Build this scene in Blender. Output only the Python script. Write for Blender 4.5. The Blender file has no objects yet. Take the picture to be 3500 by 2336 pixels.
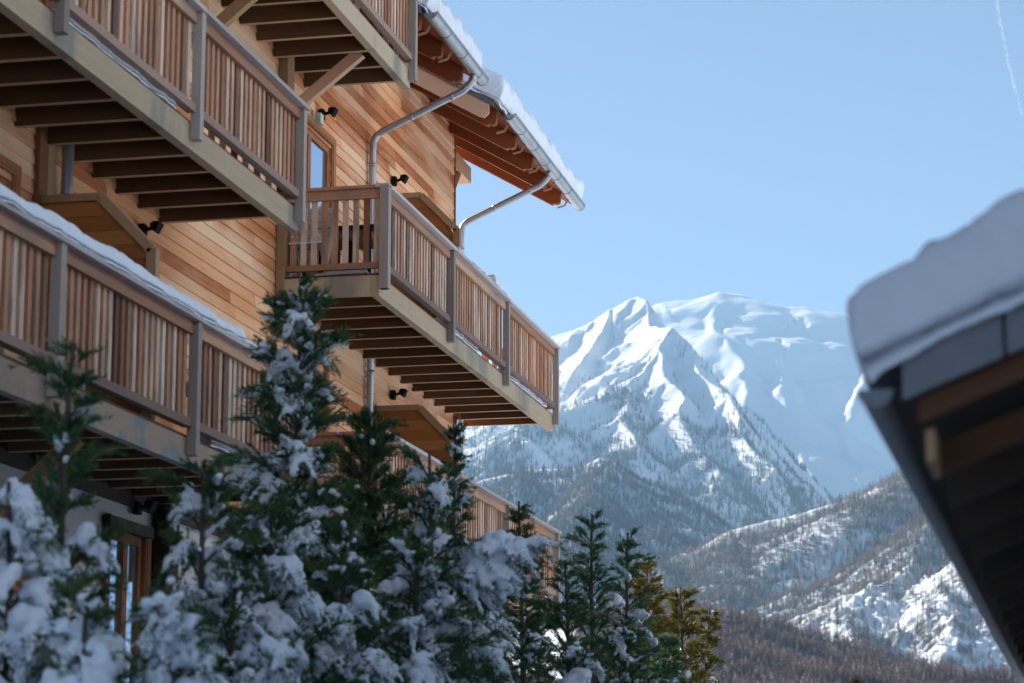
import bpy, math, random
import numpy as np
from mathutils import Vector, Matrix
R = math.radians
rng = np.random.default_rng(7)
random.seed(7)
scene = bpy.context.scene
COL = scene.collection

# ------------------------------------------------------------------ camera, sky, sun, exposure
PITCH, AZ, FPX = math.atan(1632 / 8264), R(12.4), 8264.0     # measured from the facade's vanishing points
cam_d = bpy.data.cameras.new('camera'); cam = bpy.data.objects.new('camera', cam_d); COL.objects.link(cam)
cam.location = (0, 0, 0); cam.rotation_euler = (R(90) + PITCH, 0, AZ)
cam_d.lens = 85; cam_d.sensor_width = 36; cam_d.clip_start = 0.1; cam_d.clip_end = 60000
cam_d.dof.use_dof = True; cam_d.dof.focus_distance = 42; cam_d.dof.aperture_fstop = 2.9
scene.camera = cam
SUN_AZ, SUN_EL = -46.0, 29.0                                   # azimuth from +Y, clockwise positive
world = bpy.data.worlds.new('World'); scene.world = world; world.use_nodes = True
wn = world.node_tree.nodes; wl = world.node_tree.links; wn.clear()
wo = wn.new('ShaderNodeOutputWorld'); bg = wn.new('ShaderNodeBackground'); sk = wn.new('ShaderNodeTexSky')
sk.sky_type = 'NISHITA'; sk.sun_disc = False; sk.sun_elevation = R(SUN_EL); sk.sun_rotation = R(SUN_AZ)
sk.altitude = 2200; sk.air_density = 0.62; sk.dust_density = 0.6; sk.ozone_density = 0.0
bg.inputs['Strength'].default_value = 0.051
wl.new(sk.outputs[0], bg.inputs[0]); wl.new(bg.outputs[0], wo.inputs[0])
sun_d = bpy.data.lights.new('sun', 'SUN'); sun = bpy.data.objects.new('sun', sun_d); COL.objects.link(sun)
sun_d.energy = 5.0; sun_d.angle = R(0.5); sun_d.color = (1.0, 0.94, 0.85)
sdir = Vector((math.sin(R(SUN_AZ)) * math.cos(R(SUN_EL)), math.cos(R(SUN_AZ)) * math.cos(R(SUN_EL)), math.sin(R(SUN_EL))))
sun.rotation_euler = sdir.to_track_quat('Z', 'Y').to_euler()
sun.location = sdir * 60
scene.view_settings.view_transform = 'Standard'; scene.view_settings.look = 'None'
scene.view_settings.exposure = 1.52; scene.view_settings.gamma = 1
scene.render.engine = 'CYCLES'
cy = scene.cycles
cy.use_denoising = True; cy.max_bounces = 6; cy.diffuse_bounces = 4; cy.glossy_bounces = 3; cy.volume_bounces = 0
cy.transparent_max_bounces = 8; cy.caustics_reflective = False; cy.caustics_refractive = False

# ------------------------------------------------------------------ helpers
_F = np.array([-math.sin(AZ) * math.cos(PITCH), math.cos(AZ) * math.cos(PITCH), math.sin(PITCH)])
_Rt = np.array([math.cos(AZ), math.sin(AZ), 0.0]); _U = np.cross(_Rt, _F)
def ray(x, y):
    """direction of a point of the photograph (2349 px wide) as seen from the camera's place"""
    x, y = x * 1.49, y * 1.49
    return (x - 1750) / FPX * _Rt + (1168 - y) / FPX * _U + _F
def at_y(x, y, Y): d = ray(x, y); return d * (Y / d[1])
def at_r(x, y, rr): d = ray(x, y); return d * (rr / math.hypot(d[0], d[1]))

GROUND = -1.7
def link(o, parent=None):
    COL.objects.link(o)
    if parent is not None: o.parent = parent
    return o
def tag(o, label=None, cat=None, group=None, kind=None):
    if label: o['label'] = label
    if cat: o['category'] = cat
    if group: o['group'] = group
    if kind: o['kind'] = kind
    return o
_base = {}
def root(name, loc, label, cat, group=None):
    o = bpy.data.objects.new(name, None); o.location = loc; o.empty_display_size = 0.2; link(o)
    _base[o.name] = np.array(loc, float)
    return tag(o, label, cat, group)
def mesh_obj(name, V, Fc, mat, parent=None, tone=None, smooth=False, mats=None, midx=None):
    V = np.asarray(V, np.float64).reshape(-1, 3)
    if parent is not None: V = V - _base[parent.name]
    me = bpy.data.meshes.new(name)
    if isinstance(Fc, np.ndarray) and Fc.ndim == 2:
        n, k = Fc.shape
        me.vertices.add(len(V)); me.vertices.foreach_set('co', V.astype(np.float32).ravel())
        me.loops.add(n * k); me.loops.foreach_set('vertex_index', Fc.astype(np.int32).ravel())
        me.polygons.add(n); me.polygons.foreach_set('loop_start', np.arange(0, n * k, k, dtype=np.int32))
        me.polygons.foreach_set('loop_total', np.full(n, k, np.int32))
        me.update(calc_edges=True)
    else:
        me.from_pydata([tuple(v) for v in V], [], [list(map(int, f)) for f in Fc]); me.update()
    for m in ([mat] if mats is None else mats): me.materials.append(m) if m else None
    if midx is not None: me.polygons.foreach_set('material_index', np.asarray(midx, np.int32))
    if tone is not None:
        a = me.attributes.new('tone', 'FLOAT', 'FACE'); a.data.foreach_set('value', np.asarray(tone, np.float32))
    if smooth: me.polygons.foreach_set('use_smooth', np.ones(len(me.polygons), bool))
    o = bpy.data.objects.new(name, me); link(o, parent)
    _base[o.name] = _base[parent.name] if parent is not None else np.zeros(3)
    return o
class MB:
    def __init__(s): s.v = []; s.f = []; s.t = []
    def add(s, V, Fc, tone=None):
        b = len(s.v); s.v += [tuple(map(float, p)) for p in V]
        if tone is None: tone = random.random()
        for f in Fc: s.f.append([b + i for i in f]); s.t.append(tone)
        return s
    def box(s, a, b, tone=None):
        x0, y0, z0 = a; x1, y1, z1 = b
        V = [(x0, y0, z0), (x1, y0, z0), (x1, y1, z0), (x0, y1, z0), (x0, y0, z1), (x1, y0, z1), (x1, y1, z1), (x0, y1, z1)]
        return s.add(V, [(0, 3, 2, 1), (4, 5, 6, 7), (0, 1, 5, 4), (1, 2, 6, 5), (2, 3, 7, 6), (3, 0, 4, 7)], tone)
    def beam(s, p, q, w, h, up=(0, 0, 1), tone=None):
        """box between p and q: w across, h along up"""
        p, q = Vector(p), Vector(q); d = (q - p).normalized(); sd = d.cross(Vector(up)).normalized(); u = sd.cross(d).normalized()
        V = []
        for c in (p, q):
            for a, b in ((-1, -1), (1, -1), (1, 1), (-1, 1)): V.append(c + sd * (a * w / 2) + u * (b * h / 2))
        return s.add(V, [(0, 3, 2, 1), (4, 5, 6, 7), (0, 1, 5, 4), (1, 2, 6, 5), (2, 3, 7, 6), (3, 0, 4, 7)], tone)
    def prism(s, poly, d, tone=None):
        """closed polygon (3-D points) pushed along d"""
        n = len(poly); V = [Vector(p) for p in poly] + [Vector(p) + Vector(d) for p in poly]
        Fc = [tuple(range(n - 1, -1, -1)), tuple(range(n, 2 * n))] + [(i, (i + 1) % n, n + (i + 1) % n, n + i) for i in range(n)]
        return s.add(V, Fc, tone)
    def tube(s, pts, rad, n=12, caps=True, tone=None):
        pts = [Vector(p) for p in pts]; m = len(pts); V = []
        rad = list(rad) if hasattr(rad, '__len__') else [rad] * m
        prev = None
        for i, p in enumerate(pts):
            t = (pts[min(i + 1, m - 1)] - pts[max(i - 1, 0)]).normalized()
            if prev is None: ref = Vector((0, 0, 1)) if abs(t.z) < 0.9 else Vector((1, 0, 0)); sd = t.cross(ref).normalized()
            else: sd = (prev - t * prev.dot(t)).normalized()
            prev = sd; u = t.cross(sd)
            for k in range(n):
                a = 2 * math.pi * k / n; V.append(p + (sd * math.cos(a) + u * math.sin(a)) * rad[i])
        Fc = []
        for i in range(m - 1):
            for k in range(n): Fc.append((i * n + k, i * n + (k + 1) % n, (i + 1) * n + (k + 1) % n, (i + 1) * n + k))
        if caps: Fc += [tuple(range(n - 1, -1, -1)), tuple(range((m - 1) * n, m * n))]
        return s.add(V, Fc, tone)
    def build(s, name, mat, parent=None, smooth=False):
        return mesh_obj(name, s.v, s.f, mat, parent, s.t, smooth)

# value noise on arrays
def _hash(ix, iy, iz, seed):
    h = (ix.astype(np.int64) * 374761393 + iy.astype(np.int64) * 668265263 + iz.astype(np.int64) * 2147483647 + seed * 1274126177) & 0xFFFFFFFF
    h = ((h ^ (h >> 13)) * 1274126177) & 0xFFFFFFFF
    h = ((h ^ (h >> 16)) * 2246822519) & 0xFFFFFFFF
    return ((h ^ (h >> 15)) & 0xFFFFFF) / float(0xFFFFFF)
def vnoise(x, y, z=None, seed=0):
    x = np.asarray(x, float); y = np.asarray(y, float); z = np.zeros_like(x) if z is None else np.asarray(z, float)
    ix, iy, iz = np.floor(x), np.floor(y), np.floor(z); fx, fy, fz = x - ix, y - iy, z - iz
    fx, fy, fz = [f * f * f * (f * (f * 6 - 15) + 10) for f in (fx, fy, fz)]
    r = 0
    for dx in (0, 1):
        for dy in (0, 1):
            for dz in (0, 1):
                w = (fx if dx else 1 - fx) * (fy if dy else 1 - fy) * (fz if dz else 1 - fz)
                r = r + w * _hash(ix + dx, iy + dy, iz + dz, seed)
    return r * 2 - 1
def fbm(x, y, z=None, oct=5, seed=0, ridged=False):
    r = 0; a = 1; tot = 0
    for o in range(oct):
        n = vnoise(x * 2 ** o, y * 2 ** o, None if z is None else z * 2 ** o, seed + o * 17)
        r = r + a * ((1 - np.abs(n)) * 2 - 1 if ridged else n); tot += a; a *= 0.5
    return r / tot

# ------------------------------------------------------------------ materials
def new_mat(name):
    m = bpy.data.materials.new(name); m.use_nodes = True
    nt = m.node_tree; nt.nodes.clear()
    o = nt.nodes.new('ShaderNodeOutputMaterial'); b = nt.nodes.new('ShaderNodeBsdfPrincipled')
    nt.links.new(b.outputs[0], o.inputs[0]); return m, nt, b
def N(nt, t, **kw):
    n = nt.nodes.new(t)
    for k, v in kw.items(): setattr(n, k, v)
    return n
def ramp(nt, stops):
    r = nt.nodes.new('ShaderNodeValToRGB'); e = r.color_ramp.elements
    while len(e) > 2: e.remove(e[-1])
    for i, (p, c) in enumerate(stops):
        if i > 1: e.new(p)
        e[i].position = p; e[i].color = (*c, 1)
    return r
def noise(nt, scale, vec_scale=(1, 1, 1), detail=5, rough=0.6):
    tc = N(nt, 'ShaderNodeTexCoord'); mp = N(nt, 'ShaderNodeMapping'); n = N(nt, 'ShaderNodeTexNoise')
    mp.inputs['Scale'].default_value = vec_scale; n.inputs['Scale'].default_value = scale
    n.inputs['Detail'].default_value = detail; n.inputs['Roughness'].default_value = rough
    nt.links.new(tc.outputs['Object'], mp.inputs[0]); nt.links.new(mp.outputs[0], n.inputs['Vector']); return n
def math_n(nt, op, a, b):
    n = N(nt, 'ShaderNodeMath', operation=op)
    for i, v in enumerate((a, b)):
        if isinstance(v, (int, float)): n.inputs[i].default_value = v
        else: nt.links.new(v, n.inputs[i])
    return n.outputs[0]
def mixc(nt, fac, a, b, mode='MIX'):
    n = N(nt, 'ShaderNodeMix', data_type='RGBA', blend_type=mode)
    for i, v in ((0, fac), (6, a), (7, b)):
        if isinstance(v, (int, float)): n.inputs[i].default_value = v
        elif isinstance(v, tuple): n.inputs[i].default_value = (*v, 1)
        else: nt.links.new(v, n.inputs[i])
    return n.outputs[2]
def wood(name, stops, grain=(1, 1, 1), gscale=6.0, rough=0.75, stain=None, bump=0.4, gmix=0.45):
    """board tone from the 'tone' attribute, streaked along the grain, with optional weathered patches"""
    m, nt, b = new_mat(name)
    at = N(nt, 'ShaderNodeAttribute', attribute_name='tone')
    g = noise(nt, gscale, grain, 6, 0.65)
    f = math_n(nt, 'ADD', math_n(nt, 'MULTIPLY', at.outputs['Fac'], 1 - gmix), math_n(nt, 'MULTIPLY', g.outputs['Fac'], gmix))
    rp = ramp(nt, stops); nt.links.new(f, rp.inputs[0]); col = rp.outputs[0]
    if stain:
        sc, (lo, hi), sv, samt = stain
        s = noise(nt, sc, sv, 4, 0.6); sr = ramp(nt, [(lo, (0, 0, 0)), (hi, (1, 1, 1))]); nt.links.new(s.outputs['Fac'], sr.inputs[0])
        col = mixc(nt, math_n(nt, 'MULTIPLY', sr.outputs[0], samt[0]), col, samt[1])
    nt.links.new(col, b.inputs['Base Color']); b.inputs['Roughness'].default_value = rough
    b.inputs['Specular IOR Level'].default_value = 0.25
    bp = N(nt, 'ShaderNodeBump'); bp.inputs['Strength'].default_value = bump; bp.inputs['Distance'].default_value = 0.01
    nt.links.new(g.outputs['Fac'], bp.inputs['Height']); nt.links.new(bp.outputs[0], b.inputs['Normal'])
    return m
def plain(name, c, rough=0.6, metal=0.0, var=0.0, scale=4.0, spec=0.4):
    m, nt, b = new_mat(name); b.inputs['Roughness'].default_value = rough; b.inputs['Metallic'].default_value = metal
    b.inputs['Specular IOR Level'].default_value = spec
    if var:
        n = noise(nt, scale); r = ramp(nt, [(0.3, tuple(x * (1 - var) for x in c)), (0.7, tuple(min(1, x * (1 + var)) for x in c))])
        nt.links.new(n.outputs['Fac'], r.inputs[0]); nt.links.new(r.outputs[0], b.inputs['Base Color'])
    else: b.inputs['Base Color'].default_value = (*c, 1)
    return m
def snow_mat(name, c=(0.79, 0.86, 0.96), scale=9.0, bump=0.35, dist=0.03):
    m, nt, b = new_mat(name); b.inputs['Roughness'].default_value = 0.65; b.inputs['Specular IOR Level'].default_value = 0.25
    n = noise(nt, scale, (1, 1, 1), 6, 0.6)
    r = ramp(nt, [(0.25, tuple(x * 0.93 for x in c)), (0.75, c)]); nt.links.new(n.outputs['Fac'], r.inputs[0])
    nt.links.new(r.outputs[0], b.inputs['Base Color'])
    bp = N(nt, 'ShaderNodeBump'); bp.inputs['Strength'].default_value = bump; bp.inputs['Distance'].default_value = dist
    nt.links.new(n.outputs['Fac'], bp.inputs['Height']); nt.links.new(bp.outputs[0], b.inputs['Normal'])
    return m
M = {}
M['cladding'] = wood('larch_cladding', [(0.2, (0.40, 0.13, 0.045)), (0.40, (0.68, 0.265, 0.10)), (0.56, (0.82, 0.40, 0.19)), (0.78, (0.92, 0.60, 0.37))],
                     (1.5, 0.35, 14), 2.2, stain=(0.7, (0.44, 0.66), (1, 0.45, 2.2), (0.8, (0.90, 0.63, 0.42))), gmix=0.42)
M['slat'] = wood('weathered_slat', [(0.12, (0.10, 0.05, 0.04)), (0.28, (0.30, 0.135, 0.075)), (0.48, (0.52, 0.29, 0.18)), (0.62, (0.66, 0.49, 0.37)), (0.85, (0.68, 0.57, 0.48))],
                 (16, 16, 0.6), 3.0, stain=(1.3, (0.48, 0.64), (5, 5, 0.9), (0.6, (0.15, 0.115, 0.11))), gmix=0.28)
M['rail'] = wood('rail_timber', [(0.1, (0.22, 0.11, 0.07)), (0.4, (0.42, 0.22, 0.13)), (0.7, (0.54, 0.35, 0.245)), (0.95, (0.50, 0.41, 0.35))],
                 (8, 0.5, 8), 3.0, stain=(0.9, (0.5, 0.65), (1, 0.7, 1), (0.7, (0.22, 0.18, 0.175))))
M['cap'] = wood('grey_handrail_cap', [(0.1, (0.30, 0.27, 0.27)), (0.5, (0.46, 0.43, 0.43)), (0.9, (0.58, 0.56, 0.57))], (8, 0.5, 8), 3.0)
M['low_rail'] = wood('wet_low_rail', [(0.1, (0.15, 0.10, 0.085)), (0.5, (0.27, 0.18, 0.145)), (0.9, (0.40, 0.28, 0.22))], (8, 0.5, 8), 3.0)
M['joist_lit_edge'] = wood('bounce_lit_joist_edge', [(0.1, (0.38, 0.24, 0.14)), (0.9, (0.56, 0.40, 0.26))], (0.7, 6, 6), 3.0)  # joist undersides: light bounced up from the snow, put into the colour
M['post'] = wood('grey_post', [(0.1, (0.19, 0.16, 0.145)), (0.5, (0.31, 0.27, 0.245)), (0.9, (0.42, 0.375, 0.35))], (9, 9, 0.5), 3.0)
M['beam'] = wood('larch_beam', [(0.1, (0.24, 0.175, 0.11)), (0.5, (0.40, 0.315, 0.215)), (0.9, (0.52, 0.43, 0.31))],
                 (5, 0.5, 5), 2.5, stain=(0.8, (0.52, 0.62), (1, 1.0, 0.35), (0.8, (0.20, 0.20, 0.175))))
M['stained_beam'] = wood('stained_beam', [(0.1, (0.18, 0.10, 0.07)), (0.5, (0.34, 0.25, 0.19)), (0.9, (0.42, 0.36, 0.30))],
                 (5, 0.5, 5), 2.5, stain=(1.6, (0.50, 0.58), (1, 1.0, 1.0), (0.75, (0.15, 0.22, 0.25))))
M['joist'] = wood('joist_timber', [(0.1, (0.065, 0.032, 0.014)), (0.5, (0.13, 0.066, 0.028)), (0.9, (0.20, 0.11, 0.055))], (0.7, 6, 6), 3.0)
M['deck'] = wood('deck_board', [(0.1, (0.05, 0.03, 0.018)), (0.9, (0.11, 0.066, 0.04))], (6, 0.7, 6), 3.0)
M['rafter'] = wood('red_brown_rafter', [(0.1, (0.17, 0.05, 0.018)), (0.5, (0.27, 0.085, 0.03)), (0.9, (0.35, 0.125, 0.05))], (0.8, 6, 6), 3.0)
M['pale_board'] = wood('pale_verge_board', [(0.1, (0.55, 0.34, 0.23)), (0.9, (0.70, 0.46, 0.33))], (0.8, 6, 6), 3.0)
M['purlin'] = wood('pale_purlin', [(0.1, (0.44, 0.27, 0.15)), (0.9, (0.60, 0.40, 0.25))], (6, 0.7, 6), 3.0)
M['screen'] = wood('orange_screen_board', [(0.1, (0.22, 0.075, 0.02)), (0.5, (0.33, 0.125, 0.035)), (0.9, (0.40, 0.17, 0.055))], (0.6, 4, 8), 3.0)
M['trim'] = wood('trim_board', [(0.1, (0.28, 0.17, 0.09)), (0.9, (0.46, 0.30, 0.17))], (5, 5, 0.6), 3.0)
M['dark_trim'] = wood('dark_trim_board', [(0.1, (0.20, 0.075, 0.03)), (0.9, (0.30, 0.12, 0.05))], (5, 5, 0.6), 3.0)
M['window_wood'] = wood('window_wood', [(0.1, (0.34, 0.13, 0.05)), (0.9, (0.46, 0.20, 0.085))], (6, 6, 0.8), 3.0)
M['dark_wood'] = wood('dark_old_wood', [(0.1, (0.025, 0.018, 0.013)), (0.9, (0.06, 0.042, 0.03))], (4, 0.7, 4), 3.0)
M['shed_wood'] = wood('brown_fascia_wood', [(0.1, (0.06, 0.024, 0.01)), (0.9, (0.11, 0.048, 0.02))], (0.8, 5, 5), 3.0)
M['zinc'] = plain('zinc', (0.30, 0.325, 0.35), 0.36, 0.8, 0.12, 3.0)
M['dark_zinc'] = plain('dark_zinc', (0.15, 0.165, 0.185), 0.55, 0.4, 0.15, 3.0)
M['pipe'] = plain('zinc_pipe', (0.40, 0.42, 0.45), 0.35, 0.7, 0.1, 3.0)
M['black'] = plain('black_metal', (0.010, 0.010, 0.011), 0.8, 0.0, 0.2, 4.0, 0.1)
M['lens'] = plain('lamp_glass', (0.06, 0.065, 0.07), 0.1, 0.0)
M['white_box'] = plain('white_plastic', (0.62, 0.66, 0.58), 0.5, 0.0, 0.05)
M['plaster'] = plain('white_plaster', (0.64, 0.64, 0.64), 0.9, 0.0, 0.08, 1.2, 0.2)
M['snow'] = snow_mat('snow')
M['roof_snow'] = snow_mat('roof_snow', scale=7, bump=0.5, dist=0.05)
M['shaded_snow'] = snow_mat('shade_toned_snow', (0.58, 0.61, 0.68), 7, 0.5, 0.05)  # darker copy of the snow, the right eave's shade put into its colour
M['white_paint'] = plain('white_paint', (0.72, 0.72, 0.72), 0.5)
def glass_mat():
    m, nt, b = new_mat('window_glass'); b.inputs['Base Color'].default_value = (0.62, 0.74, 0.90, 1); b.inputs['Roughness'].default_value = 0.05
    b.inputs['Metallic'].default_value = 0.85; b.inputs['Specular IOR Level'].default_value = 1.0; return m
M['glass'] = glass_mat()
def leaf_mat(name, stops):
    m, nt, b = new_mat(name); at = N(nt, 'ShaderNodeAttribute', attribute_name='tone'); r = ramp(nt, stops)
    nt.links.new(at.outputs['Fac'], r.inputs[0]); nt.links.new(r.outputs[0], b.inputs['Base Color'])
    b.inputs['Roughness'].default_value = 0.6; b.inputs['Specular IOR Level'].default_value = 0.2
    tr = N(nt, 'ShaderNodeBsdfTranslucent'); mx = N(nt, 'ShaderNodeMixShader'); mx.inputs[0].default_value = 0.25
    nt.links.new(r.outputs[0], tr.inputs[0]); nt.links.new(b.outputs[0], mx.inputs[1]); nt.links.new(tr.outputs[0], mx.inputs[2])
    nt.links.new(mx.outputs[0], [n for n in nt.nodes if n.type == 'OUTPUT_MATERIAL'][0].inputs[0]); return m
M['leaf'] = leaf_mat('dark_evergreen_foliage', [(0.0, (0.06, 0.04, 0.025)), (0.14, (0.018, 0.042, 0.028)), (0.42, (0.034, 0.094, 0.058)), (0.7, (0.075, 0.165, 0.06)), (1.0, (0.16, 0.20, 0.055))])
M['leaf_gold'] = leaf_mat('sunlit_evergreen_foliage', [(0.0, (0.040, 0.048, 0.012)), (0.5, (0.11, 0.11, 0.024)), (1.0, (0.26, 0.19, 0.04))])  # warm sunlight put into the leaf colour of the three sunlit trees
M['bark'] = plain('bark', (0.075, 0.06, 0.055), 0.9, 0, 0.35, 14)
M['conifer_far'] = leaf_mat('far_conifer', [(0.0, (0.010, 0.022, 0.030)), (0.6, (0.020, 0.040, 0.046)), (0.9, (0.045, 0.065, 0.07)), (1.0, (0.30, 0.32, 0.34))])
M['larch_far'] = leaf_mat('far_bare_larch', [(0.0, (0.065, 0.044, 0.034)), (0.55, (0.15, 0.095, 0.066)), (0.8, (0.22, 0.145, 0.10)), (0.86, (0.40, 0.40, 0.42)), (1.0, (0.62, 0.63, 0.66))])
M['larch_near'] = leaf_mat('russet_bare_larch', [(0.0, (0.07, 0.034, 0.022)), (0.55, (0.19, 0.085, 0.045)), (0.84, (0.28, 0.135, 0.075)), (0.87, (0.40, 0.40, 0.43)), (1.0, (0.62, 0.63, 0.66))])
def terrain_mat(name, rock_lo, rock_hi, scale, snow=(0.84, 0.86, 0.89)):
    """snow, with bare rock where the ground is steep"""
    m, nt, b = new_mat(name); b.inputs['Roughness'].default_value = 0.8; b.inputs['Specular IOR Level'].default_value = 0.12
    ge = N(nt, 'ShaderNodeNewGeometry'); sp = N(nt, 'ShaderNodeSeparateXYZ'); nt.links.new(ge.outputs['Normal'], sp.inputs[0])
    n = noise(nt, scale, (1, 1, 1), 8, 0.65)
    k = math_n(nt, 'ADD', sp.outputs[2], math_n(nt, 'MULTIPLY', math_n(nt, 'SUBTRACT', n.outputs['Fac'], 0.5), 0.45))
    r = ramp(nt, [(rock_lo, (1, 1, 1)), (rock_hi, (0, 0, 0))]); nt.links.new(k, r.inputs[0])
    n2 = noise(nt, scale * 4, (1, 1, 0.4), 6, 0.7); rk = ramp(nt, [(0.3, (0.10, 0.095, 0.095)), (0.7, (0.30, 0.275, 0.255))]); nt.links.new(n2.outputs['Fac'], rk.inputs[0])
    nt.links.new(mixc(nt, r.outputs[0], snow, rk.outputs[0]), b.inputs['Base Color'])
    bp = N(nt, 'ShaderNodeBump'); bp.inputs['Strength'].default_value = 0.35; bp.inputs['Distance'].default_value = 6.0
    nt.links.new(n2.outputs['Fac'], bp.inputs['Height']); nt.links.new(bp.outputs[0], b.inputs['Normal']); return m

# ------------------------------------------------------------------ ground and mountains
def ground_sheet():
    rr = np.concatenate([np.linspace(0, 60, 40), np.geomspace(62, 14000, 60)]); aa = np.linspace(0, 2 * math.pi, 97)[:-1]
    A, Q = np.meshgrid(aa, rr); X, Y = Q * np.cos(A), Q * np.sin(A)
    Z = GROUND + 0.12 * fbm(X / 3, Y / 3, seed=3) * np.exp(-Q / 80)
    n, k = A.shape; i = np.arange(n - 1)[:, None]; j = np.arange(k)[None, :]; j2 = (j + 1) % k
    Fc = np.stack([i * k + j, i * k + j2, (i + 1) * k + j2, (i + 1) * k + j], -1).reshape(-1, 4)
    o = mesh_obj('snow_ground', np.stack([X, Y, Z], -1), Fc[:, ::-1].copy(), snow_mat('ground_snow', scale=0.8, bump=0.4, dist=0.1), smooth=True)
    tag(o, 'snow covered valley ground under the trees and chalet', 'ground', kind='structure')
ground_sheet()

def tents(px, py, ridges, warp, wl, seed, east=0.0):
    """height and distance to the skeleton of ridge lines: each a list of (x, y, z, slope)"""
    wx = px + warp * fbm(px / wl, py / wl, oct=4, seed=seed); wy = py + warp * fbm(px / wl + 31.7, py / wl - 11.3, oct=4, seed=seed + 5)
    H = np.full(px.shape, -1e9); Dm = np.full(px.shape, 1e9)
    for line in ridges:
        for a, b in zip(line[:-1], line[1:]):
            dx, dy = b[0] - a[0], b[1] - a[1]; L2 = dx * dx + dy * dy + 1e-9
            t = np.clip(((wx - a[0]) * dx + (wy - a[1]) * dy) / L2, 0, 1)
            d = np.hypot(wx - a[0] - t * dx, wy - a[1] - t * dy)
            if east: d = d * (1 + east * np.clip((wx - a[0] - t * dx) / (d + 1e-6), 0, 1))
            h = a[2] + t * (b[2] - a[2]) - (a[3] + t * (b[3] - a[3])) * d
            up = h > H; H = np.where(up, h, H); Dm = np.where(up, d, Dm)
    return H, Dm
def P(x, y, rr, s): v = at_r(x, y, rr); return (v[0], v[1], v[2], s)
def hill(name, label, cat, ridges, az, rad, nsz, mat, warp=60, wlen=300, amp=18, nlen=160, seed=1, rough=None, ridged=False, east=0.0):
    """one hill's surface on a fan-shaped grid; az in degrees from +Y"""
    aa = np.radians(np.linspace(az[0], az[1], nsz[0])); rr = np.geomspace(rad[0], rad[1], nsz[1])
    A, Q = np.meshgrid(aa, rr); X, Y = Q * np.sin(A), Q * np.cos(A)
    def height(x, y):
        H, Dm = tents(x, y, ridges, warp, wlen, seed, east)
        fade = np.clip(Dm / (nlen * 0.6), 0.12, 1)
        H = H + amp * fade * fbm(x / nlen, y / nlen, oct=6, seed=seed + 9, ridged=ridged)
        if rough is not None:
            ra, rl, z0, z1 = rough
            H = H + ra * np.clip((z1 - H) / (z1 - z0), 0, 1) * fbm(x / rl, y / rl, oct=5, seed=seed + 21, ridged=True)
        return np.maximum(H, -2.4)
    Z = height(X, Y)
    n, k = A.shape; i = np.arange(n - 1)[:, None]; j = np.arange(k - 1)[None, :]
    Fc = np.stack([i * k + j, i * k + j + 1, (i + 1) * k + j + 1, (i + 1) * k + j], -1).reshape(-1, 4)
    o = mesh_obj(name, np.stack([X, Y, Z], -1), Fc, mat, smooth=True)
    tag(o, label, cat, kind='structure')
    return height

SN = terrain_mat('far_snow_slope', 0.50, 0.60, 0.004)
h1 = hill('mountain', 'broad hazy snow dome rising highest behind the rocky peak', 'mountain', [
    [P(1180, 800, 8600, .6), P(1400, 745, 8600, .6), P(1495, 710, 8500, .6), P(1545, 690, 8500, .6), P(1600, 683, 8500, .6), P(1642, 668, 8500, .58), P(1690, 673, 8500, .58), P(1740, 690, 8500, .58),
     P(1800, 704, 8500, .58), P(1855, 701, 8500, .58), P(1960, 722, 8500, .58), P(2100, 750, 8400, .58), P(2349, 800, 8400, .58)],
    [P(1642, 668, 8500, .60), P(1660, 760, 8050, .62), P(1690, 860, 7600, .62), P(1720, 960, 7200, .62)],
    [P(1855, 701, 8500, .60), P(1800, 790, 8050, .60), P(1790, 900, 7500, .60), P(1850, 1010, 7100, .58), P(1880, 1120, 6750, .55)],
    [P(2000, 730, 8450, .60), P(1985, 860, 7850, .60), P(1950, 990, 7300, .58), P(1990, 1100, 6900, .55)],
    [P(1545, 690, 8500, .60), P(1570, 770, 8100, .62), P(1600, 850, 7750, .62)]],
    (-46, 30), (6200, 9600), (1100, 330), SN, warp=90, wlen=500, amp=46, nlen=420, seed=11)
h2 = hill('mountain', 'steep twin peaked snow mountain with lit left faces', 'mountain', [
    [P(900, 1060, 5000, .75), P(1060, 985, 5000, .75), P(1180, 900, 5050, .75), P(1270, 832, 5100, .75), P(1310, 790, 5100, .8), P(1360, 742, 5100, .85), P(1405, 712, 5100, .95), P(1440, 690, 5100, 1.0), P(1456, 685, 5100, 1.0),
     P(1478, 694, 5050, 1.1), P(1490, 722, 5000, .95), P(1505, 752, 4900, .8), P(1545, 750, 4650, .8)],
    [P(1545, 750, 4650, .80), P(1580, 785, 4600, .82), P(1602, 832, 4500, .82), P(1628, 872, 4400, .8), P(1662, 908, 4300, .8), P(1692, 962, 4150, .85), P(1722, 1012, 4000, .95), P(1755, 1075, 3850, 1.1)],
    [P(1545, 750, 4650, .80), P(1512, 798, 4550, .78), P(1482, 848, 4450, .75), P(1450, 882, 4350, .7), P(1400, 905, 4250, .7), P(1345, 938, 4150, .65), P(1270, 958, 4050, .62), P(1200, 988, 3950, .6), P(1120, 1030, 3850, .6), P(1040, 1070, 3800, .6), P(900, 1120, 3800, .6)],
    [P(1512, 798, 4550, .8), P(1530, 870, 4350, .8), P(1565, 945, 4150, .78), P(1610, 1030, 3950, .7), P(1650, 1095, 3800, .6)],
    [P(1450, 882, 4350, .7), P(1440, 960, 4100, .7), P(1465, 1020, 3900, .65)],
    [P(1400, 712, 5100, .9), P(1370, 790, 4900, .85), P(1330, 850, 4700, .75)]],
    (-32, 1), (3300, 6200), (900, 560), terrain_mat('rocky_snow_slope', 0.42, 0.50, 0.014), warp=24, wlen=200, amp=34, nlen=150, seed=23, ridged=True, east=0.6)
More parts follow.
